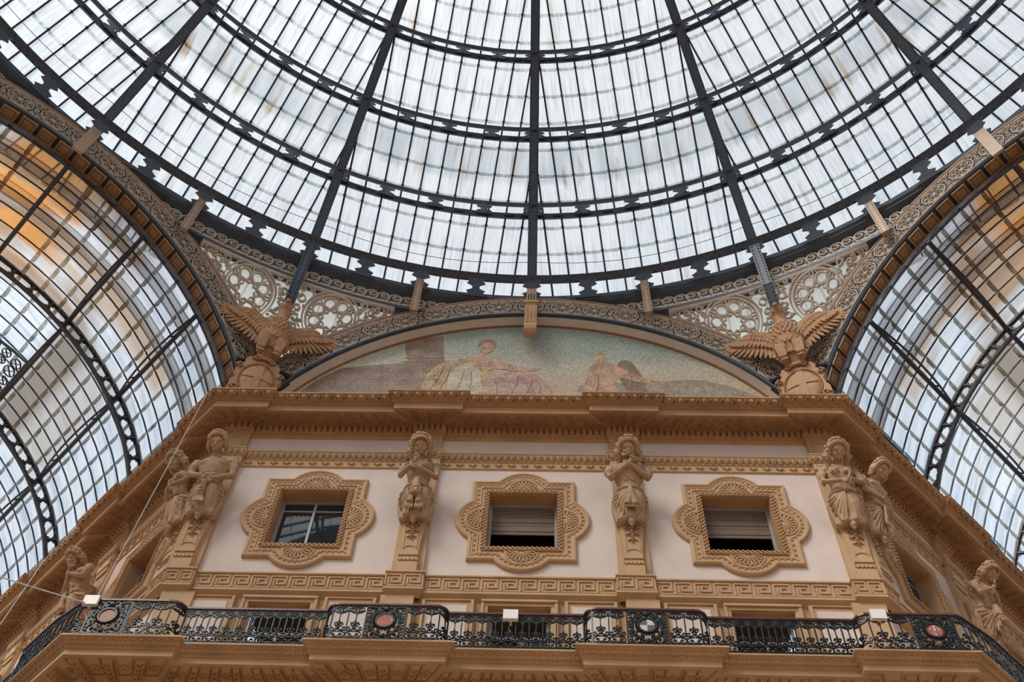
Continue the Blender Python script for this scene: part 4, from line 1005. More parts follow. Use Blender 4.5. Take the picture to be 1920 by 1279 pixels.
# ------------------------------------------------------------------ arcade vaults
VR, VZ = 7.95, 19.695
def V(ph, R, s): return (R*sin(ph), 18.107+s, VZ+R*cos(ph))
S0 = 4.82-.58*7
def make_vault(k, label):
    root = empty('glass_vault', AXIS, -k*pi/4); tag(root, label, 'vault')
    smax = 18.2; n = 34; PHS = [rad(-73+146*i/n) for i in range(n+1)]
    mb = MB(); j = -0; s = S0
    while s < smax:
        mb.loft([[V(p, VR-.085, s-.014), V(p, VR-.085, s+.014), V(p, VR-.04, s+.014), V(p, VR-.04, s-.014)] for p in PHS]); s += .58
    mb.build('glazing_bars', 'bar', root)
    st = rad(5.33); mb = MB(); lp = MB(); s = S0-.58; i = 0
    while s < smax:
        s0, s1 = max(s, .62), s+.58
        for q in range(-15, 15):
            for sg in (1,):
                pa = rad(1.9)+st*q if q >= 0 else -rad(1.9)+st*(q+1)-st
                pa = (rad(1.9)+st*q) if q >= 0 else (-rad(1.9)+st*(q))
                pb = pa+st
                if q == -1: pass
                if q >= 0: lo, hi, up = pb+.006, pa, 1      # lower edge is the larger angle
                else: lo, hi, up = (-rad(1.9)+st*q)-.006, -rad(1.9)+st*(q+1), -1
                c = .09; pc = lo-up*.006
                mb.add([V(lo, VR-.07, s0+c), V(lo, VR-.07, s1-c), V(pc, VR-.07, s1), V(hi, VR-.005, s1), V(hi, VR-.005, s0), V(pc, VR-.07, s0)], [(0, 1, 2, 3, 4, 5)])
                l2 = lo-up*.017
                mb.add([V(lo, VR-.085, s0+.12), V(lo, VR-.085, s1-.12), V(lo-up*.008, VR-.085, s1-.03), V(l2, VR-.082, s1-.03), V(l2, VR-.082, s0+.03), V(lo-up*.008, VR-.085, s0+.03)], [(0, 1, 2, 3, 4, 5)], 1)
        mb.add([V(-rad(1.9), VR, s0), V(rad(1.9), VR, s0), V(rad(1.9), VR, s1), V(-rad(1.9), VR, s1)], [(0, 1, 2, 3)])
        s += .58
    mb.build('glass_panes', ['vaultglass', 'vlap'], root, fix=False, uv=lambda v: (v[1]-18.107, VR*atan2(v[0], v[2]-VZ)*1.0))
    for s in (4.82, 9.46, 14.1):
        mb = MB()
        for R, hw_, hr in ((7.47, .05, .045), (7.90, .06, .05)):
            mb.loft([[V(p, R-hr, s-hw_), V(p, R-hr, s+hw_), V(p, R+hr, s+hw_), V(p, R+hr, s-hw_)] for p in PHS])
        g = rad(5.33)
        for i in range(-13, 14):
            t = i*g+rad(.3); VM = lambda a, b, w_, t=t: V(t+a/7.7, 7.47+b, s+w_)
            mb.prism([(-.03, 0), (-.03, .43), (.03, .43), (.03, 0)], VM, -.05, .05)
            for sg in (-1, 1):       # scalloped fillets that make the star-shaped gaps
                mb.prism([(sg*.03, .05), (sg*.24, .05), (sg*.20, .10), (sg*.12, .10), (sg*.10, .16), (sg*.03, .17)], VM, -.015, .015); mb.prism([(sg*.03, .38), (sg*.24, .38), (sg*.20, .33), (sg*.12, .33), (sg*.10, .27), (sg*.03, .26)], VM, -.015, .015)
                mb.prism([(sg*.03, .19), (sg*.07, .215), (sg*.03, .24)], VM, -.015, .015)
                mb.prism([(sg*.26, .04), (sg*.30, .08), (sg*.36, .08), (sg*.36, .04)], VM, -.015, .015); mb.prism([(sg*.26, .39), (sg*.30, .35), (sg*.36, .35), (sg*.36, .39)], VM, -.015, .015)
        mb.build('truss_arch', 'purlin', root)
    for pd_ in (-64, -42.7, -21.5, .6, 21.5, 42.7, 64):
        p = rad(pd_); mb = MB(); mb.tube([V(p, 7.82, .7), V(p, 7.82, smax)], .07, 6)
        st_ = [.7, 4.82, 9.46, 14.1, smax]
        if pd_ != .6:
            for a, b in zip(st_, st_[1:]):
                mb.tube([V(p, 7.80-.30*sin(pi*q/12)**.8, a+(b-a)*q/12) for q in range(13)], .035, 5)
                for q in (3, 9): mb.tube([V(p, 7.8, a+(b-a)*q/12), V(p, 7.80-.30*sin(pi*q/12)**.8, a+(b-a)*q/12)], .03, 5)
        mb.build('purlin', 'purlin', root)
    mb = MB(); mb.loft([[V(p, VR+.36, .74), V(p, VR+.36, .82), V(p, VR-.05, .82), V(p, VR-.05, .74)] for p in PHS]); mb.build('edge_flashing', 'tin', root)
    return root
lv = make_vault(-1, 'glazed barrel vault of the left arcade, rust-stained and with painted walkway shade near the dome'); make_vault(1, 'glazed barrel vault of the right arcade, rust-stained and with painted walkway shade near the dome')
# small lattice bracket hanging under a purlin of the left vault
mb = MB(); M = lambda a, b, w_: V(rad(21.5)-b/7.7, 7.66-w_, 7.9+a)
tri = [(-.9, .06), (1.0, .06), (.9, .35), (.4, .7), (-.1, 1.15), (-.5, 1.9), (-.75, 1.3), (-.85, .6)]
mb.ribbon(tri, .08, M, -.03, .03, closed=True)
for x, z, r in ((-.55, .3, .18), (-.15, .32, .2), (.3, .28, .16), (.65, .22, .1), (-.6, .75, .16), (-.25, .72, .12), (-.62, 1.15, .1), (-.35, 1.05, .07)):
    mb.ribbon(arcpts(x, z, r, 0, 360, 12)[:-1], .035, M, -.02, .02, closed=True); mb.ribbon([(x-r*.7, z-r*.7), (x+r*.7, z+r*.7)], .03, M, -.02, .02); mb.ribbon([(x-r*.7, z+r*.7), (x+r*.7, z-r*.7)], .03, M, -.02, .02)
mb.build('lattice_bracket', 'purlin', lv)
for k, nm in ((-1, 'left'), (1, 'right')):
    for s, wd, lb in ((1.64, .25, 'nearer the dome'), (2.80, .25, 'farther from the dome')):
        mb = MB(); g = [rad(-66+132*i/40) for i in range(41)]
        for q in (-1, 1): mb.loft([[V(p, 8.22, s+q*wd-.012), V(p, 8.22, s+q*wd+.012), V(p, 8.27, s+q*wd+.012), V(p, 8.27, s+q*wd-.012)] for p in g])
        n = 400
        for i in range(n):
            p = rad(-66+132*(i+.5)/n); mb.box(lambda u, v, w_: V(p+u/8.25, 8.25+w_, s+v), -.009, .009, -wd, wd, -.009, .009)
        for q in (0,): mb.loft([[V(p, 8.24, s+q*wd-.008), V(p, 8.24, s+q*wd+.008), V(p, 8.26, s+q*wd+.008), V(p, 8.26, s+q*wd-.008)] for p in g])
        o = mb.build('roof_walkway', 'grate', loc=AXIS, rot=-k*pi/4); tag(o, 'arched grating walkway outside the %s vault, %s' % (nm, lb), 'walkway')
# ================================================================== STATUES
def ering(cx, cy, z, rx, ry, n=36, fold=0., k=9, ph=0., sw=0.):
    out = []
    for i in range(n):
        t = 2*pi*i/n; f = 1+fold*sin(k*t+ph)+fold*.5*sin((2*k-3)*t+1.7*ph+sw)
        out.append((cx+rx*f*cos(t), cy+ry*f*sin(t), z))
    return out
def limb(mb, pts, rs, n=10): mb.tube(pts, rs, n)
def ball(mb, c, r, nu=12, nv=8): mb.ell(ID, c, r if isinstance(r, tuple) else (r, r, r), nu, nv)
def hand(mb, wrist, palm, d, spread, curl=.5):
    """palm: centre, d: finger direction, spread: side direction; five separate fingers"""
    w0, p, d, sp_ = Vector(wrist), Vector(palm), Vector(d).normalized(), Vector(spread).normalized(); nrm = d.cross(sp_).normalized()
    if nrm.y > 0: nrm = -nrm
    limb(mb, [w0, p], [.05, .055], 8); mb.tube([p-d*.05-sp_*.03, p-d*.05+sp_*.03, p+d*.05+sp_*.035, p+d*.05-sp_*.035], .036, 6, closed=True)
    for i, L_ in enumerate((.11, .13, .12, .095)):
        b = p+sp_*(.05-.033*i)+d*.04; m = b+d*L_*.6+nrm*.012; e = m+(d*(1-curl)-nrm*curl).normalized()*L_*.55
        limb(mb, [b, m, e], [.021, .019, .014], 6)
    b = p+sp_*.055-d*.03; limb(mb, [b, b+(d*.5+sp_).normalized()*.06, b+(d*1.2+sp_*.6).normalized()*.11], [.024, .021, .016], 6)
def statue_mesh(kind):
    body, mb, hair = MB(), MB(), MB(); drape = mb; fem = kind in ('maiden', 'lady'); Y = -.46
    # draped lower body, widening to the hips and drawn in to the hem
    k = 8 if fem else 7
    zs = [(-.03, .27, .19), (.03, .33, .24), (.12, .34, .25), (.3, .36, .26), (.5, .39, .28), (.7, .41, .29), (.88, .39, .28), (1.02, .345, .25), (1.12, .30, .22), (1.22, .265, .20)]
    mb.loft([ering(0, Y+.04+.02*z, z, rx, ry, 64, .085*(1.15-z*.75), k, ph=z*2.2, sw=z*3) for z, rx, ry in zs])
    def surf(a, z):
        z = max(0, min(1.2, z)); j = max(i for i, q in enumerate(zs[:-1]) if q[0] <= z); p, q = zs[j], zs[j+1]; f = (z-p[0])/(q[0]-p[0]); rx, ry = p[1]+(q[1]-p[1])*f, p[2]+(q[2]-p[2])*f
        return (rx*cos(rad(a)), Y+.04+ry*sin(rad(a)), z)
    # swags of cloth drawn from the hips to a knot in front
    for sx in (-1, 1):
        for A_, ze in ((88, .90), (84, .70), (74, .50), (60, .32), (46, .17), (32, .07), (17, .05)):
            limb(mb, [surf(-90+sx*(4+A_*t), 1.05-(1.05-ze)*t**.85-.10*sin(pi*t)*(A_ > 70)) for t in (0, .2, .4, .6, .8, 1)], [.016, .030, .038, .040, .034, .012], 8)
        for a_ in (78, 96, 112): limb(mb, [surf(-90+sx*a_, z) for z in (.78, .5, .25, .0)], [.03, .045, .045, .04], 8)
        limb(mb, [surf(-90+sx*q, 1.13+.02*sin(q)) for q in (0, 25, 50, 75, 100)], [.04, .05, .05, .05, .05], 8)
    ball(mb, (0, Y-.27, 1.04), (.055, .05, .055))
    if kind == 'maiden':        # animal pelt with a mask and paws hanging in front
        limb(mb, [(0, Y-.26, 1.18), (0, Y-.31, .95), (0, Y-.33, .72)], [.09, .10, .12], 10); ball(mb, (0, Y-.36, .60), (.15, .11, .14)); ball(mb, (0, Y-.43, .52), (.09, .08, .07))
        for sx in (-1, 1):
            ball(mb, (sx*.13, Y-.36, .72), .05); ball(mb, (sx*.06, Y-.45, .62), .028)
            for q in range(4): limb(mb, [(sx*(.04+.045*q), Y-.33, .26), (sx*(.035+.055*q), Y-.33, .14), (sx*(.035+.058*q), Y-.31, .06)], [.028, .03, .022], 6)
            limb(mb, [(sx*.08, Y-.33, .5), (sx*.1, Y-.33, .26)], [.06, .09], 8)
    if kind == 'bearded':
        for sx in (-1, 1): limb(mb, [(0, Y-.31, .98), (sx*.03, Y-.34, .6), (sx*.09, Y-.34, .28)], [.05, .06, .09], 8); [ball(mb, (sx*(.03+.05*q), Y-.35, .22), .035) for q in range(3)]
    if kind == 'atlas':
        mb.loft([[(x-.04+.02*z, Y-.30-.02*(1-z)-dy, z) for x, dy in ((-.07-.03*(1-z), 0), (.07+.03*(1-z), 0), (.05+.03*(1-z), .05), (-.05-.03*(1-z), .05))] for z in (.28, .6, 1.0)])
        for q in range(7): limb(mb, [(-.15+.04*q, Y-.36, .3), (-.16+.043*q, Y-.37, .14)], [.022, .016], 6)
        for q in range(5): limb(mb, [(-.10+.02*q*.2, Y-.385, .42+.11*q), (.04, Y-.385, .50+.11*q)], .011, 5); limb(mb, [(.04, Y-.385, .42+.11*q), (-.08, Y-.385, .50+.11*q)], .011, 5)
    ball(mb, (0, Y-.1, -.10), (.08, .09, .12)); ball(mb, (0, Y-.1, -.2), (.045, .05, .08))
    mb = body
    # torso
    br = .40 if fem else .46
    tz = [(1.10, .27, .20), (1.22, .245, .185), (1.36, .235 if fem else .27, .18), (1.52, .27 if fem else .32, .21), (1.70, .31 if fem else .37, .235), (1.86, .33 if fem else .385, .23), (1.98, .31 if fem else .36, .19), (2.07, .20, .14), (2.14, .10, .10)]
    mb.loft([ering(0, Y-.01-.03*(z-1.1), z, rx, ry, 28) for z, rx, ry in tz])
    if fem:
        for sx in (-1, 1): ball(mb, (sx*.15, Y-.22, 1.74), (.105, .11, .105)); ball(mb, (sx*.155, Y-.325, 1.735), .018)
        ball(mb, (0, Y-.195, 1.33), .012)
    else:
        for sx in (-1, 1):
            ball(mb, (sx*.16, Y-.17, 1.80), (.17, .09, .12))
            for q in range(3): ball(mb, (sx*.07, Y-.18, 1.60-.12*q), (.065, .05, .058))
            for q in range(3): limb(mb, [(sx*.30, Y-.03, 1.66-.09*q), (sx*.19, Y-.16, 1.60-.09*q)], [.035, .025], 6)
        limb(mb, [(-.3, Y-.08, 2.0), (0, Y-.12, 1.97), (.3, Y-.08, 2.0)], [.03, .025, .03], 6)
    # neck, head, face (face looks slightly down)
    limb(mb, [(0, Y-.02, 2.05), (0, Y-.06, 2.22), (0, Y-.08, 2.34)], [.14, .105, .10] if not fem else [.12, .085, .085], 12)
    tw = {'maiden': .0, 'lady': .1, 'atlas': 0, 'bearded': .05}[kind]
    hy, hz = Y-.13, 2.50
    ball(mb, (0, hy, hz), (.135, .165, .19), 16, 12); ball(mb, (0, hy-.05, hz-.10), (.10, .12, .11)); ball(mb, (0, hy-.145, hz-.165), (.045, .04, .04))
    limb(mb, [(0, hy-.16, hz+.03), (0, hy-.195, hz-.04), (0, hy-.205, hz-.06)], [.02, .028, .036], 6)
    for sx in (-1, 1):
        limb(mb, [(sx*.02, hy-.165, hz+.045), (sx*.065, hy-.155, hz+.06), (sx*.11, hy-.11, hz+.04)], [.022, .026, .018], 6)
        ball(mb, (sx*.055, hy-.15, hz+.012), (.03, .022, .017)); ball(mb, (sx*.07, hy-.12, hz-.06), (.045, .04, .04)); ball(mb, (sx*.135, hy+.0, hz-.01), (.02, .035, .05)); ball(mb, (sx*.022, hy-.205, hz-.065), .015)
    limb(mb, [(-.045, hy-.155, hz-.105), (0, hy-.175, hz-.10), (.045, hy-.155, hz-.105)], [.012, .017, .012], 6); limb(mb, [(-.035, hy-.155, hz-.128), (0, hy-.17, hz-.13), (.035, hy-.155, hz-.128)], [.012, .016, .012], 6)
    mb = hair
    # hair
    random.seed({'maiden': 3, 'lady': 4, 'atlas': 5, 'bearded': 6}[kind])
    for i in range(46):
        a = random.uniform(-.15, pi+.15); e = random.uniform(.1, 1.45); r = .165 if fem else .155
        ball(mb, (r*cos(a)*cos(e)*1.15, hy+.02+.18*sin(a)*cos(e)-.02, hz+.05+.21*sin(e)), random.uniform(.035, .06), 7, 5)
    for i in range(9):
        t = rad(12+156*i/8); ball(mb, (.155*cos(t), hy-.06-.05*sin(t), hz+.07+.13*sin(t)), (.045, .04, .045), 8, 6)
    if fem or kind == 'bearded':
        for sx in (-1, 1):
            for q in range(3):
                x = .15+.02*q; P_ = [(sx*x, hy-.03+.05*q, hz+.08), (sx*(x+.04), hy+.0+.05*q, hz-.10), (sx*(x+.0), hy+.02+.04*q, hz-.24), (sx*(x+.06), Y-.04+.03*q, hz-.40), (sx*(x+.10), Y-.12+.03*q, hz-.56)]
                limb(mb, P_[:(5 if fem else 4)], [.045, .045, .04, .035, .02][:(5 if fem else 4)], 8)
                for j in range(12):
                    t = j/11*(3.99 if fem else 2.99); i0 = int(t); p0, p1 = P_[i0], P_[i0+1]; f = t-i0; wv = .028*sin(j*1.9+q)
                    ball(mb, (p0[0]+(p1[0]-p0[0])*f+sx*wv, p0[1]+(p1[1]-p0[1])*f-.02+.02*cos(j*1.3), p0[2]+(p1[2]-p0[2])*f), .044-.012*j/11, 7, 5)
    else:
        for sx in (-1, 1):
            for q in range(3): limb(mb, [(sx*.14, hy-.02+.06*q, hz+.08), (sx*.18, hy+.05*q, hz-.08), (sx*.16, hy+.02+.05*q, hz-.22)], [.05, .05, .025], 8)
    if kind == 'maiden':         # leafy wreath
        for i in range(20):
            a = 2*pi*i/20; ball(mb, (.165*cos(a), hy+.16*sin(a)+.01, hz+.17+.03*sin(a*3)), (.045, .045, .035), 6, 4)
    if kind == 'bearded':
        for i in range(44):
            x = random.uniform(-.12, .12); z = random.uniform(-.36, -.11); ball(mb, (x*(1+1.2*(z+.11)), hy-.10-.09*(1-abs(x)/.13)+.75*(z+.11), hz+z), random.uniform(.028, .04), 7, 5)
        limb(mb, [(-.07, hy-.15, hz-.13), (0, hy-.19, hz-.088), (.07, hy-.15, hz-.13)], [.014, .02, .014], 6)
    mb = body
    # arms
    shx = br-.03; ar = [.095, .088, .075, .062, .05] if fem else [.125, .118, .09, .075, .055]
    for sx in (-1, 1): ball(mb, (sx*(shx-.02), Y-.01, 1.94), (.13 if not fem else .11, .13, .12))
    def arm(sx, elb, wr): limb(mb, [(sx*shx, Y-.01, 1.95), tuple((a+b)/2 for a, b in zip((sx*(shx+.05), Y-.03, 1.93), elb)), elb, tuple(a*.6+b*.4 for a, b in zip(elb, wr)), wr], ar, 12)
    if kind == 'maiden':
        arm(-1, (-.42, Y-.18, 1.42), (-.10, Y-.38, 1.72)); hand(mb, (-.10, Y-.38, 1.72), (-.05, Y-.40, 1.82), (.1, -.2, 1), (-.6, -.3, .1), .4)
        arm(1, (.42, Y-.18, 1.36), (.06, Y-.36, 1.50)); hand(mb, (.06, Y-.36, 1.50), (-.02, Y-.38, 1.52), (-1, -.1, .2), (0, -.2, 1), .3)
    elif kind == 'bearded':
        arm(-1, (-.43, Y-.16, 1.46), (.00, Y-.36, 1.80)); hand(mb, (.0, Y-.36, 1.80), (.07, Y-.38, 1.85), (1, -.1, .5), (-.4, -.2, 1), .6)
        arm(1, (.43, Y-.16, 1.48), (.10, Y-.33, 1.70)); hand(mb, (.10, Y-.33, 1.70), (.0, Y-.36, 1.76), (-1, -.1, .6), (.4, -.2, 1), .5)
        limb(mb, [(.02, Y-.44, 1.95), (.12, Y-.43, 1.90), (.3, Y-.35, 1.84)], [.03, .045, .04], 7)
        limb(mb, [(-.15, Y-.22, 1.6), (.1, Y-.22, 1.3)], [.03, .03], 6)
    elif kind == 'atlas':
        arm(-1, (-.50, Y-.10, 1.45), (-.20, Y-.32, 1.16)); hand(mb, (-.20, Y-.32, 1.16), (-.13, Y-.35, 1.12), (1, -.1, -.5), (.3, -.2, 1), .8)
        arm(1, (.50, Y-.10, 1.42), (.20, Y-.33, 1.06)); hand(mb, (.20, Y-.33, 1.06), (.13, Y-.36, 1.0), (-.7, -.1, -1), (-.6, -.2, .5), .6)
    else:
        arm(-1, (-.43, Y-.14, 1.44), (-.08, Y-.34, 1.28)); hand(mb, (-.08, Y-.34, 1.28), (.0, Y-.36, 1.24), (1, -.1, -.8), (.6, -.2, 1), .3)
        arm(1, (.43, Y-.14, 1.44), (.10, Y-.34, 1.34)); hand(mb, (.10, Y-.34, 1.34), (.02, Y-.39, 1.28), (-.5, -.1, -1), (1, -.2, -.2), .3)
        for sx in (-1, 1):
            for q in range(4): limb(mb, [(sx*(.33+.03*q), Y-.14, 1.80-.07*q), (sx*(.42), Y-.0, 1.76-.07*q), (sx*.36, Y+.1, 1.80-.07*q)], .035, 7)
            for q in range(3): limb(mb, [(sx*.05, Y-.24, 1.90-.02*q), (sx*.18, Y-.32, 1.72-.06*q), (sx*.10, Y-.26, 1.5-.06*q)], .014, 5)
        limb(mb, [(-.2, Y-.2, 1.95), (0, Y-.27, 1.86), (.2, Y-.2, 1.95)], .02, 6); limb(mb, [(0, Y-.27, 1.86), (.06, Y-.28, 1.65)], .03, 6)
    # the head bows forward; the figure leans out from the pilaster towards the top
    th = rad(44 if kind != 'atlas' else 38)
    for mb in (body, drape, hair):
     for i, (x, y, z) in enumerate(mb.v):
        if z > 2.2:
            f = min(1, (z-2.2)/.1); y0, z0 = Y-.06, 2.2; dy, dz = y-y0, z-z0; a = th*f
            y, z = y0+dy*cos(a)-dz*sin(a), z0+dz*cos(a)+dy*sin(a); x *= 1+.22*f
        z1 = z*.78 if z < 2.2 else 1.69+(z-2.2)*1.05
        mb.v[i] = (x, y+.14-.20*max(0, z1-.2), z1)
    # attach to the pilaster behind
    mb = body
    mb.loft([[(sx_, y, z) for sx_, y in ((-.14, Y+.12), (.14, Y+.12), (.14, -.13), (-.14, -.13))] for z in (.05, 1.32)])
    mb.loft([[((sx_*.2), y, z) for sx_, y in ((-1, Y+.05), (1, Y+.05), (1, Y+.25), (-1, Y+.25))] for z in (.1, 1.2)])
    return body, drape, hair
STAT = {}
def make_statue(kind, label, loc, rot, group=None):
    if kind in STAT:
        o = copy_tree(STAT[kind]); o.location = loc; o.rotation_euler[2] = rot
        for q in ('label', 'category', 'group'):
            if q in o: del o[q]
    else:
        bd, dr, hr = statue_mesh(kind)
        o = bd.build('caryatid_statue', 'statue', smooth=True, loc=loc, rot=rot); ps = [o, dr.build('drapery', 'statue', o, smooth=True), hr.build('hair', 'statue', o, smooth=True)]
        for q in ps: m = q.modifiers.new('fuse', 'REMESH'); m.mode = 'VOXEL'; m.voxel_size = .0105; m.use_smooth_shade = True
        STAT[kind] = o
    return tag(o, label, 'statue', group)
SZ0 = 17.78
make_statue('maiden', 'carved woman with a leaf wreath and an animal pelt, left of the middle window', (-PIL, 0, SZ0), 0)
make_statue('bearded', 'bearded man with crossed forearms and knotted drapery, right of the middle window', (PIL, 0, SZ0), 0)
make_statue('atlas', 'bare-chested man with loosened sash at the left corner, facing front', (-7.36, 0, SZ0), 0)
make_statue('lady', 'woman in a gown with clasped hands at the right corner, facing front', (7.36, 0, SZ0), 0)
x, y = side(-1, .42, 0); make_statue('lady', 'draped woman round the left corner, half hidden by the bare-chested man', (x, y, SZ0), -pi/4)
x, y = side(1, .42, 0); make_statue('atlas', 'bare-chested man round the right corner, half hidden by the gowned woman', (x, y, SZ0), pi/4)
x, y = side(-1, SP[0], 0); make_statue('bearded', 'bearded man with crossed arms on the left arcade wall', (x, y, SZ0), -pi/4)
x, y = side(1, SP[0], 0); make_statue('maiden', 'woman with folded arms on the right arcade wall', (x, y, SZ0), pi/4)
x, y = side(-1, SP[1], 0); make_statue('atlas', 'farther figure on the left arcade wall, cut by the photo edge', (x, y, SZ0), -pi/4)
x, y = side(1, SP[1], 0); make_statue('lady', 'farther figure on the right arcade wall, cut by the photo edge', (x, y, SZ0), pi/4)

# ------------------------------------------------------------------ eagles and shields
def feather(mb, a, b, wd, th=.022):
    a, b = Vector(a), Vector(b); d = (b-a).normalized(); y = Vector((0, -1, 0)); x = d.cross(y).normalized(); y = x.cross(d)
    rings = []
    for t, s_ in ((0, .45), (.25, .85), (.6, 1), (.85, .85), (.96, .5), (1, .12)):
        c = a+(b-a)*t; rings.append([tuple(c+x*wd*s_*cos(q)+y*(th+.02*(1-abs(cos(q))))*s_*sin(q)) for q in [2*pi*i/10 for i in range(10)]])
    mb.loft(rings)
def eagle_mesh():
    mb = MB(); Y = -.25
    tz = [(-.05, .14, .10, .12), (.15, .22, .16, .08), (.45, .33, .25, .02), (.8, .41, .33, -.04), (1.1, .42, .36, -.10), (1.4, .36, .32, -.16), (1.6, .27, .25, -.22), (1.78, .21, .21, -.28), (1.95, .185, .19, -.33), (2.15, .18, .19, -.38)]
    mb.loft([ering(0, Y+dy, z, rx, ry, 28) for z, rx, ry, dy in tz])
    ball(mb, (0, Y-.42, 2.19), (.19, .24, .19), 14, 10)
    limb(mb, [(0, Y-.56, 2.24), (0, Y-.74, 2.21), (0, Y-.80, 2.10)], [.11, .075, .02], 8); limb(mb, [(0, Y-.52, 2.12), (0, Y-.66, 2.10)], [.06, .03], 8)
    for sx in (-1, 1):
        ball(mb, (sx*.15, Y-.52, 2.22), .035); limb(mb, [(sx*.08, Y-.62, 2.30), (sx*.17, Y-.48, 2.30)], [.03, .035], 6)
        # feathered thighs, toes
        limb(mb, [(sx*.24, Y-.02, .72), (sx*.27, Y-.30, .62), (sx*.25, Y-.30, .25), (sx*.22, Y-.26, -.02)], [.16, .17, .13, .08], 12)
        for q in range(5): limb(mb, [(sx*.25+.06*(q-2), Y-.46, .62), (sx*.24+.05*(q-2), Y-.40, .1)], [.03, .02], 6)
        for q in (-1, 0, 1): limb(mb, [(sx*.22, Y-.26, .02), (sx*.22+q*.07, Y-.40, -.04), (sx*.22+q*.085, Y-.46, -.13)], [.05, .038, .015], 6)
        # wing: arm, then fanned quills in three layers
        arm_ = [Vector((sx*.30, Y+.02, 1.45)), Vector((sx*.52, Y+.02, 1.86)), Vector((sx*.80, Y+.05, 2.12)), Vector((sx*.98, Y+.08, 2.14))]
        limb(mb, arm_, [.16, .15, .13, .09], 10)
        N = 17
        for i in range(N):
            t = i/(N-1); u = t*2.999; j = int(u); base = arm_[j].lerp(arm_[min(j+1, 3)], u-j)
            an = rad(-96+ (102*t**1.1)); L_ = .86+.12*t+.05*sin(pi*t)+.02*(i % 2)
            d = Vector((sx*cos(an), .02, sin(an)))
            feather(mb, base, base+d*L_, .068, .02)
        for i in range(15):
            t = i/14; u = t*2.999; j = int(u); base = arm_[j].lerp(arm_[min(j+1, 3)], u-j)+Vector((0, -.06, 0)); an = rad(-95+80*t**1.2)
            feather(mb, base, base+Vector((sx*cos(an), -.03, sin(an)))*(.56+.12*t), .062, .02)
        for rw, L_ in ((0, .34), (1, .21)):
            for i in range(13):
                t = i/12; u = t*2.999; j = int(u); base = arm_[j].lerp(arm_[min(j+1, 3)], u-j)+Vector((0, -.11-.03*rw, .03*rw)); an = rad(-98+75*t)
                feather(mb, base, base+Vector((sx*cos(an), -.02, sin(an)))*L_, .052, .022)
    # breast scales
    for r in range(11):
        z = .45+.12*r; k = [q for q in tz if q[0] <= z][-1]; rx, ry, dy = k[1], k[2], k[3]
        for i in range(9):
            a = rad(-90+(i-4+.5*(r % 2))*19); mb.ell(ID, (rx*1.0*cos(a), Y+dy-.02+ry*1.02*sin(a), z), (.052, .035, .07), 7, 5)
    for i in range(7): feather(mb, (-.12+.04*i, Y+.15, .2), (-.24+.08*i, Y+.22, -.45), .07)
    return mb
def make_eagle(label, loc, rot, src=None):
    if src: o = src.copy(); scn.collection.objects.link(o); o.location = loc; o.rotation_euler[2] = rot
    else:
        o = eagle_mesh().build('eagle_statue', 'eagle', smooth=True, loc=loc, rot=rot)
        m = o.modifiers.new('fuse', 'REMESH'); m.mode = 'VOXEL'; m.voxel_size = .016; m.use_smooth_shade = True
    o['label'] = label; o['category'] = 'eagle'; return o
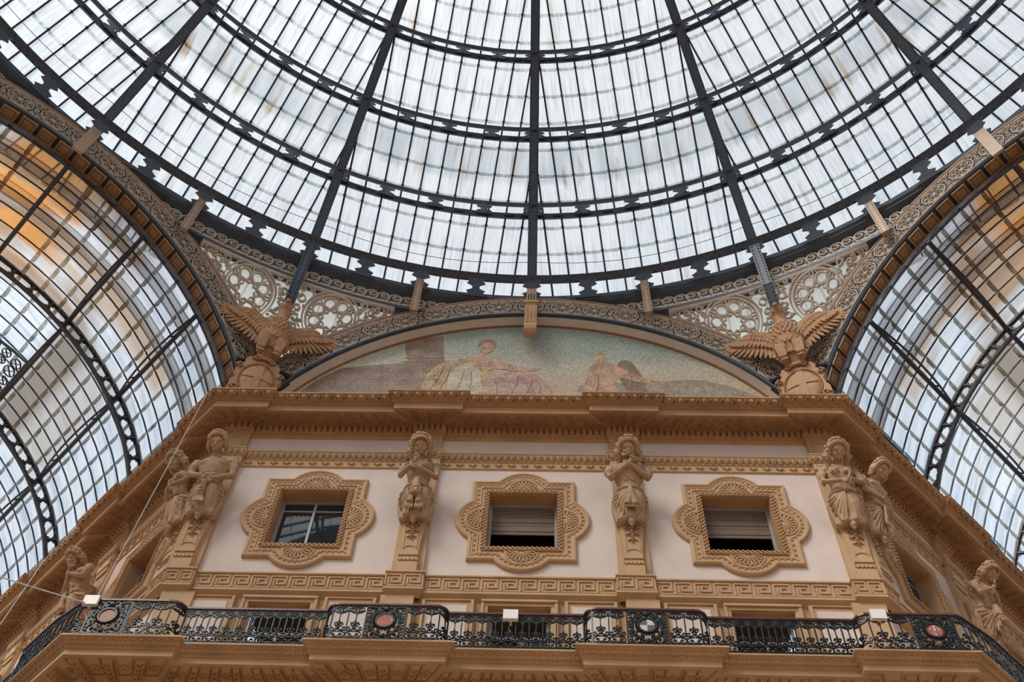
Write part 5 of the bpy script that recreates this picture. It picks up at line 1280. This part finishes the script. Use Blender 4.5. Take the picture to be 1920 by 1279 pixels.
def make_shield(label, loc, rot, src=None):
    if src:
        r = copy_tree(src); r.location = loc; r.rotation_euler[2] = rot
    else:
        r = empty('crested_shield', loc, rot)
        mb = MB(); half = [(0, 2.32), (.14, 2.36), (.22, 2.22), (.42, 2.18), (.50, 2.0), (.46, 1.86), (.62, 1.74), (.66, 1.5), (.57, 1.34), (.60, 1.1), (.68, .9), (.66, .6), (.52, .3), (.3, .08), (0, 0)]
        poly = half+[(-x, z) for x, z in reversed(half[1:-1])]
        mb.prism(poly, LM, -.1, .10, taper=.97); mb.build('cartouche', 'eagle', r)
        for sx in (-1, 1):
            for x, z, q in ((.57, 1.60, .10), (.50, .62, .11), (.22, 2.10, .09)):
                mb = MB(); mb.tube([LM(sx*(x+q*(1-i/22)*cos(i*.55)), z+q*(1-i/22)*sin(i*.55), .12+.005*i) for i in range(18)], .03, 6); mb.build('scroll', 'eagle', r, smooth=True)
        mb = MB(); mb.tube([LM(-.2+.04*i, 2.12+.05*sin(i*.31), .16) for i in range(11)], .06, 8)
        mb.build('crest_roll', 'eagle', r, smooth=True)
        mb = MB(); mb.hemi(LM, (0, 1.18, .08), (.45, .70, .12), 28, 6); mb.build('oval_field', 'eagle', r, smooth=True)
        mb = MB(); mb.ribbon(arcpts(0, 1.18, .48, 0, 360, 36, .73)[:-1], .04, LM, .08, .13, closed=True)
        for i in range(48):
            a = 2*pi*i/48; mb.hemi(LM, (.48*cos(a), 1.18+.73*sin(a), .12), (.03, .036, .045), 6, 2)
        mb.build('bead_border', 'eagle', r)
        mb = MB(); cz = 1.25
        hh = lambda x, z: .08+.12*sqrt(max(0, 1-(x/.45)**2-((z-1.18)/.70)**2))
        for pts in ([(0, cz-.70+.13*i) for i in range(11)], [(-.41+.082*i, cz) for i in range(11)]):
            for (x0, z0), (x1, z1) in zip(pts, pts[1:]):
                v = x0 == x1; e = .09
                c = [(x0-e, z0), (x0+e, z0), (x1+e, z1), (x1-e, z1)] if v else [(x0, z0-e), (x1, z1-e), (x1, z1+e), (x0, z0+e)]
                mb.add([LM(a, b, .05) for a, b in c]+[LM(a, b, hh(a, b)+.03) for a, b in c], [(4, 5, 6, 7), (0, 1, 5, 4), (1, 2, 6, 5), (2, 3, 7, 6), (3, 0, 4, 7)])
        mb.build('cross', 'eagle', r)
    r['label'] = label; r['category'] = 'shield'; return r
ex, ey = 19.38*sin(B16), DY+19.38*cos(B16)
e1 = make_eagle('carved eagle with spread wings above the left corner', (-ex, ey, 24.02), B16)
make_eagle('carved eagle with spread wings above the right corner', (ex, ey, 24.02), -B16, e1)
ex, ey = 19.10*sin(B16), DY+19.10*cos(B16)
s1_ = make_shield('ochre scrolled shield with a cross, below the left eagle', (-ex, ey, 21.72), B16)
make_shield('ochre scrolled shield with a cross, below the right eagle', (ex, ey, 21.72), -B16, s1_)
# ------------------------------------------------------------------ thin cables strung across
def cable(label, a, b, sag=.05, r=.012):
    a, b = Vector(a), Vector(b); mb = MB()
    mb.tube([tuple(a.lerp(b, i/12)-Vector((0, 0, sag*4*(i/12)*(1-i/12)))) for i in range(13)], r, 5)
    tag(mb.build('cable', 'cable'), label, 'cable')

cable('pale cable from the left corner of the cornice down to the railing', (-8.06, -1.2, 21.38), (-7.95, -1.75, 13.95), .0, .011)
cable('nearly level pale cable at the lower left, ending at the corner railing', (-11.6, -2.0, 14.75), (-8.05, -1.9, 13.62), .03, .014)
cable('slanting pale cable at the lower left edge', (-9.2, -2.0, 14.6), (-9.4, -2.0, 11.9), .0, .009)
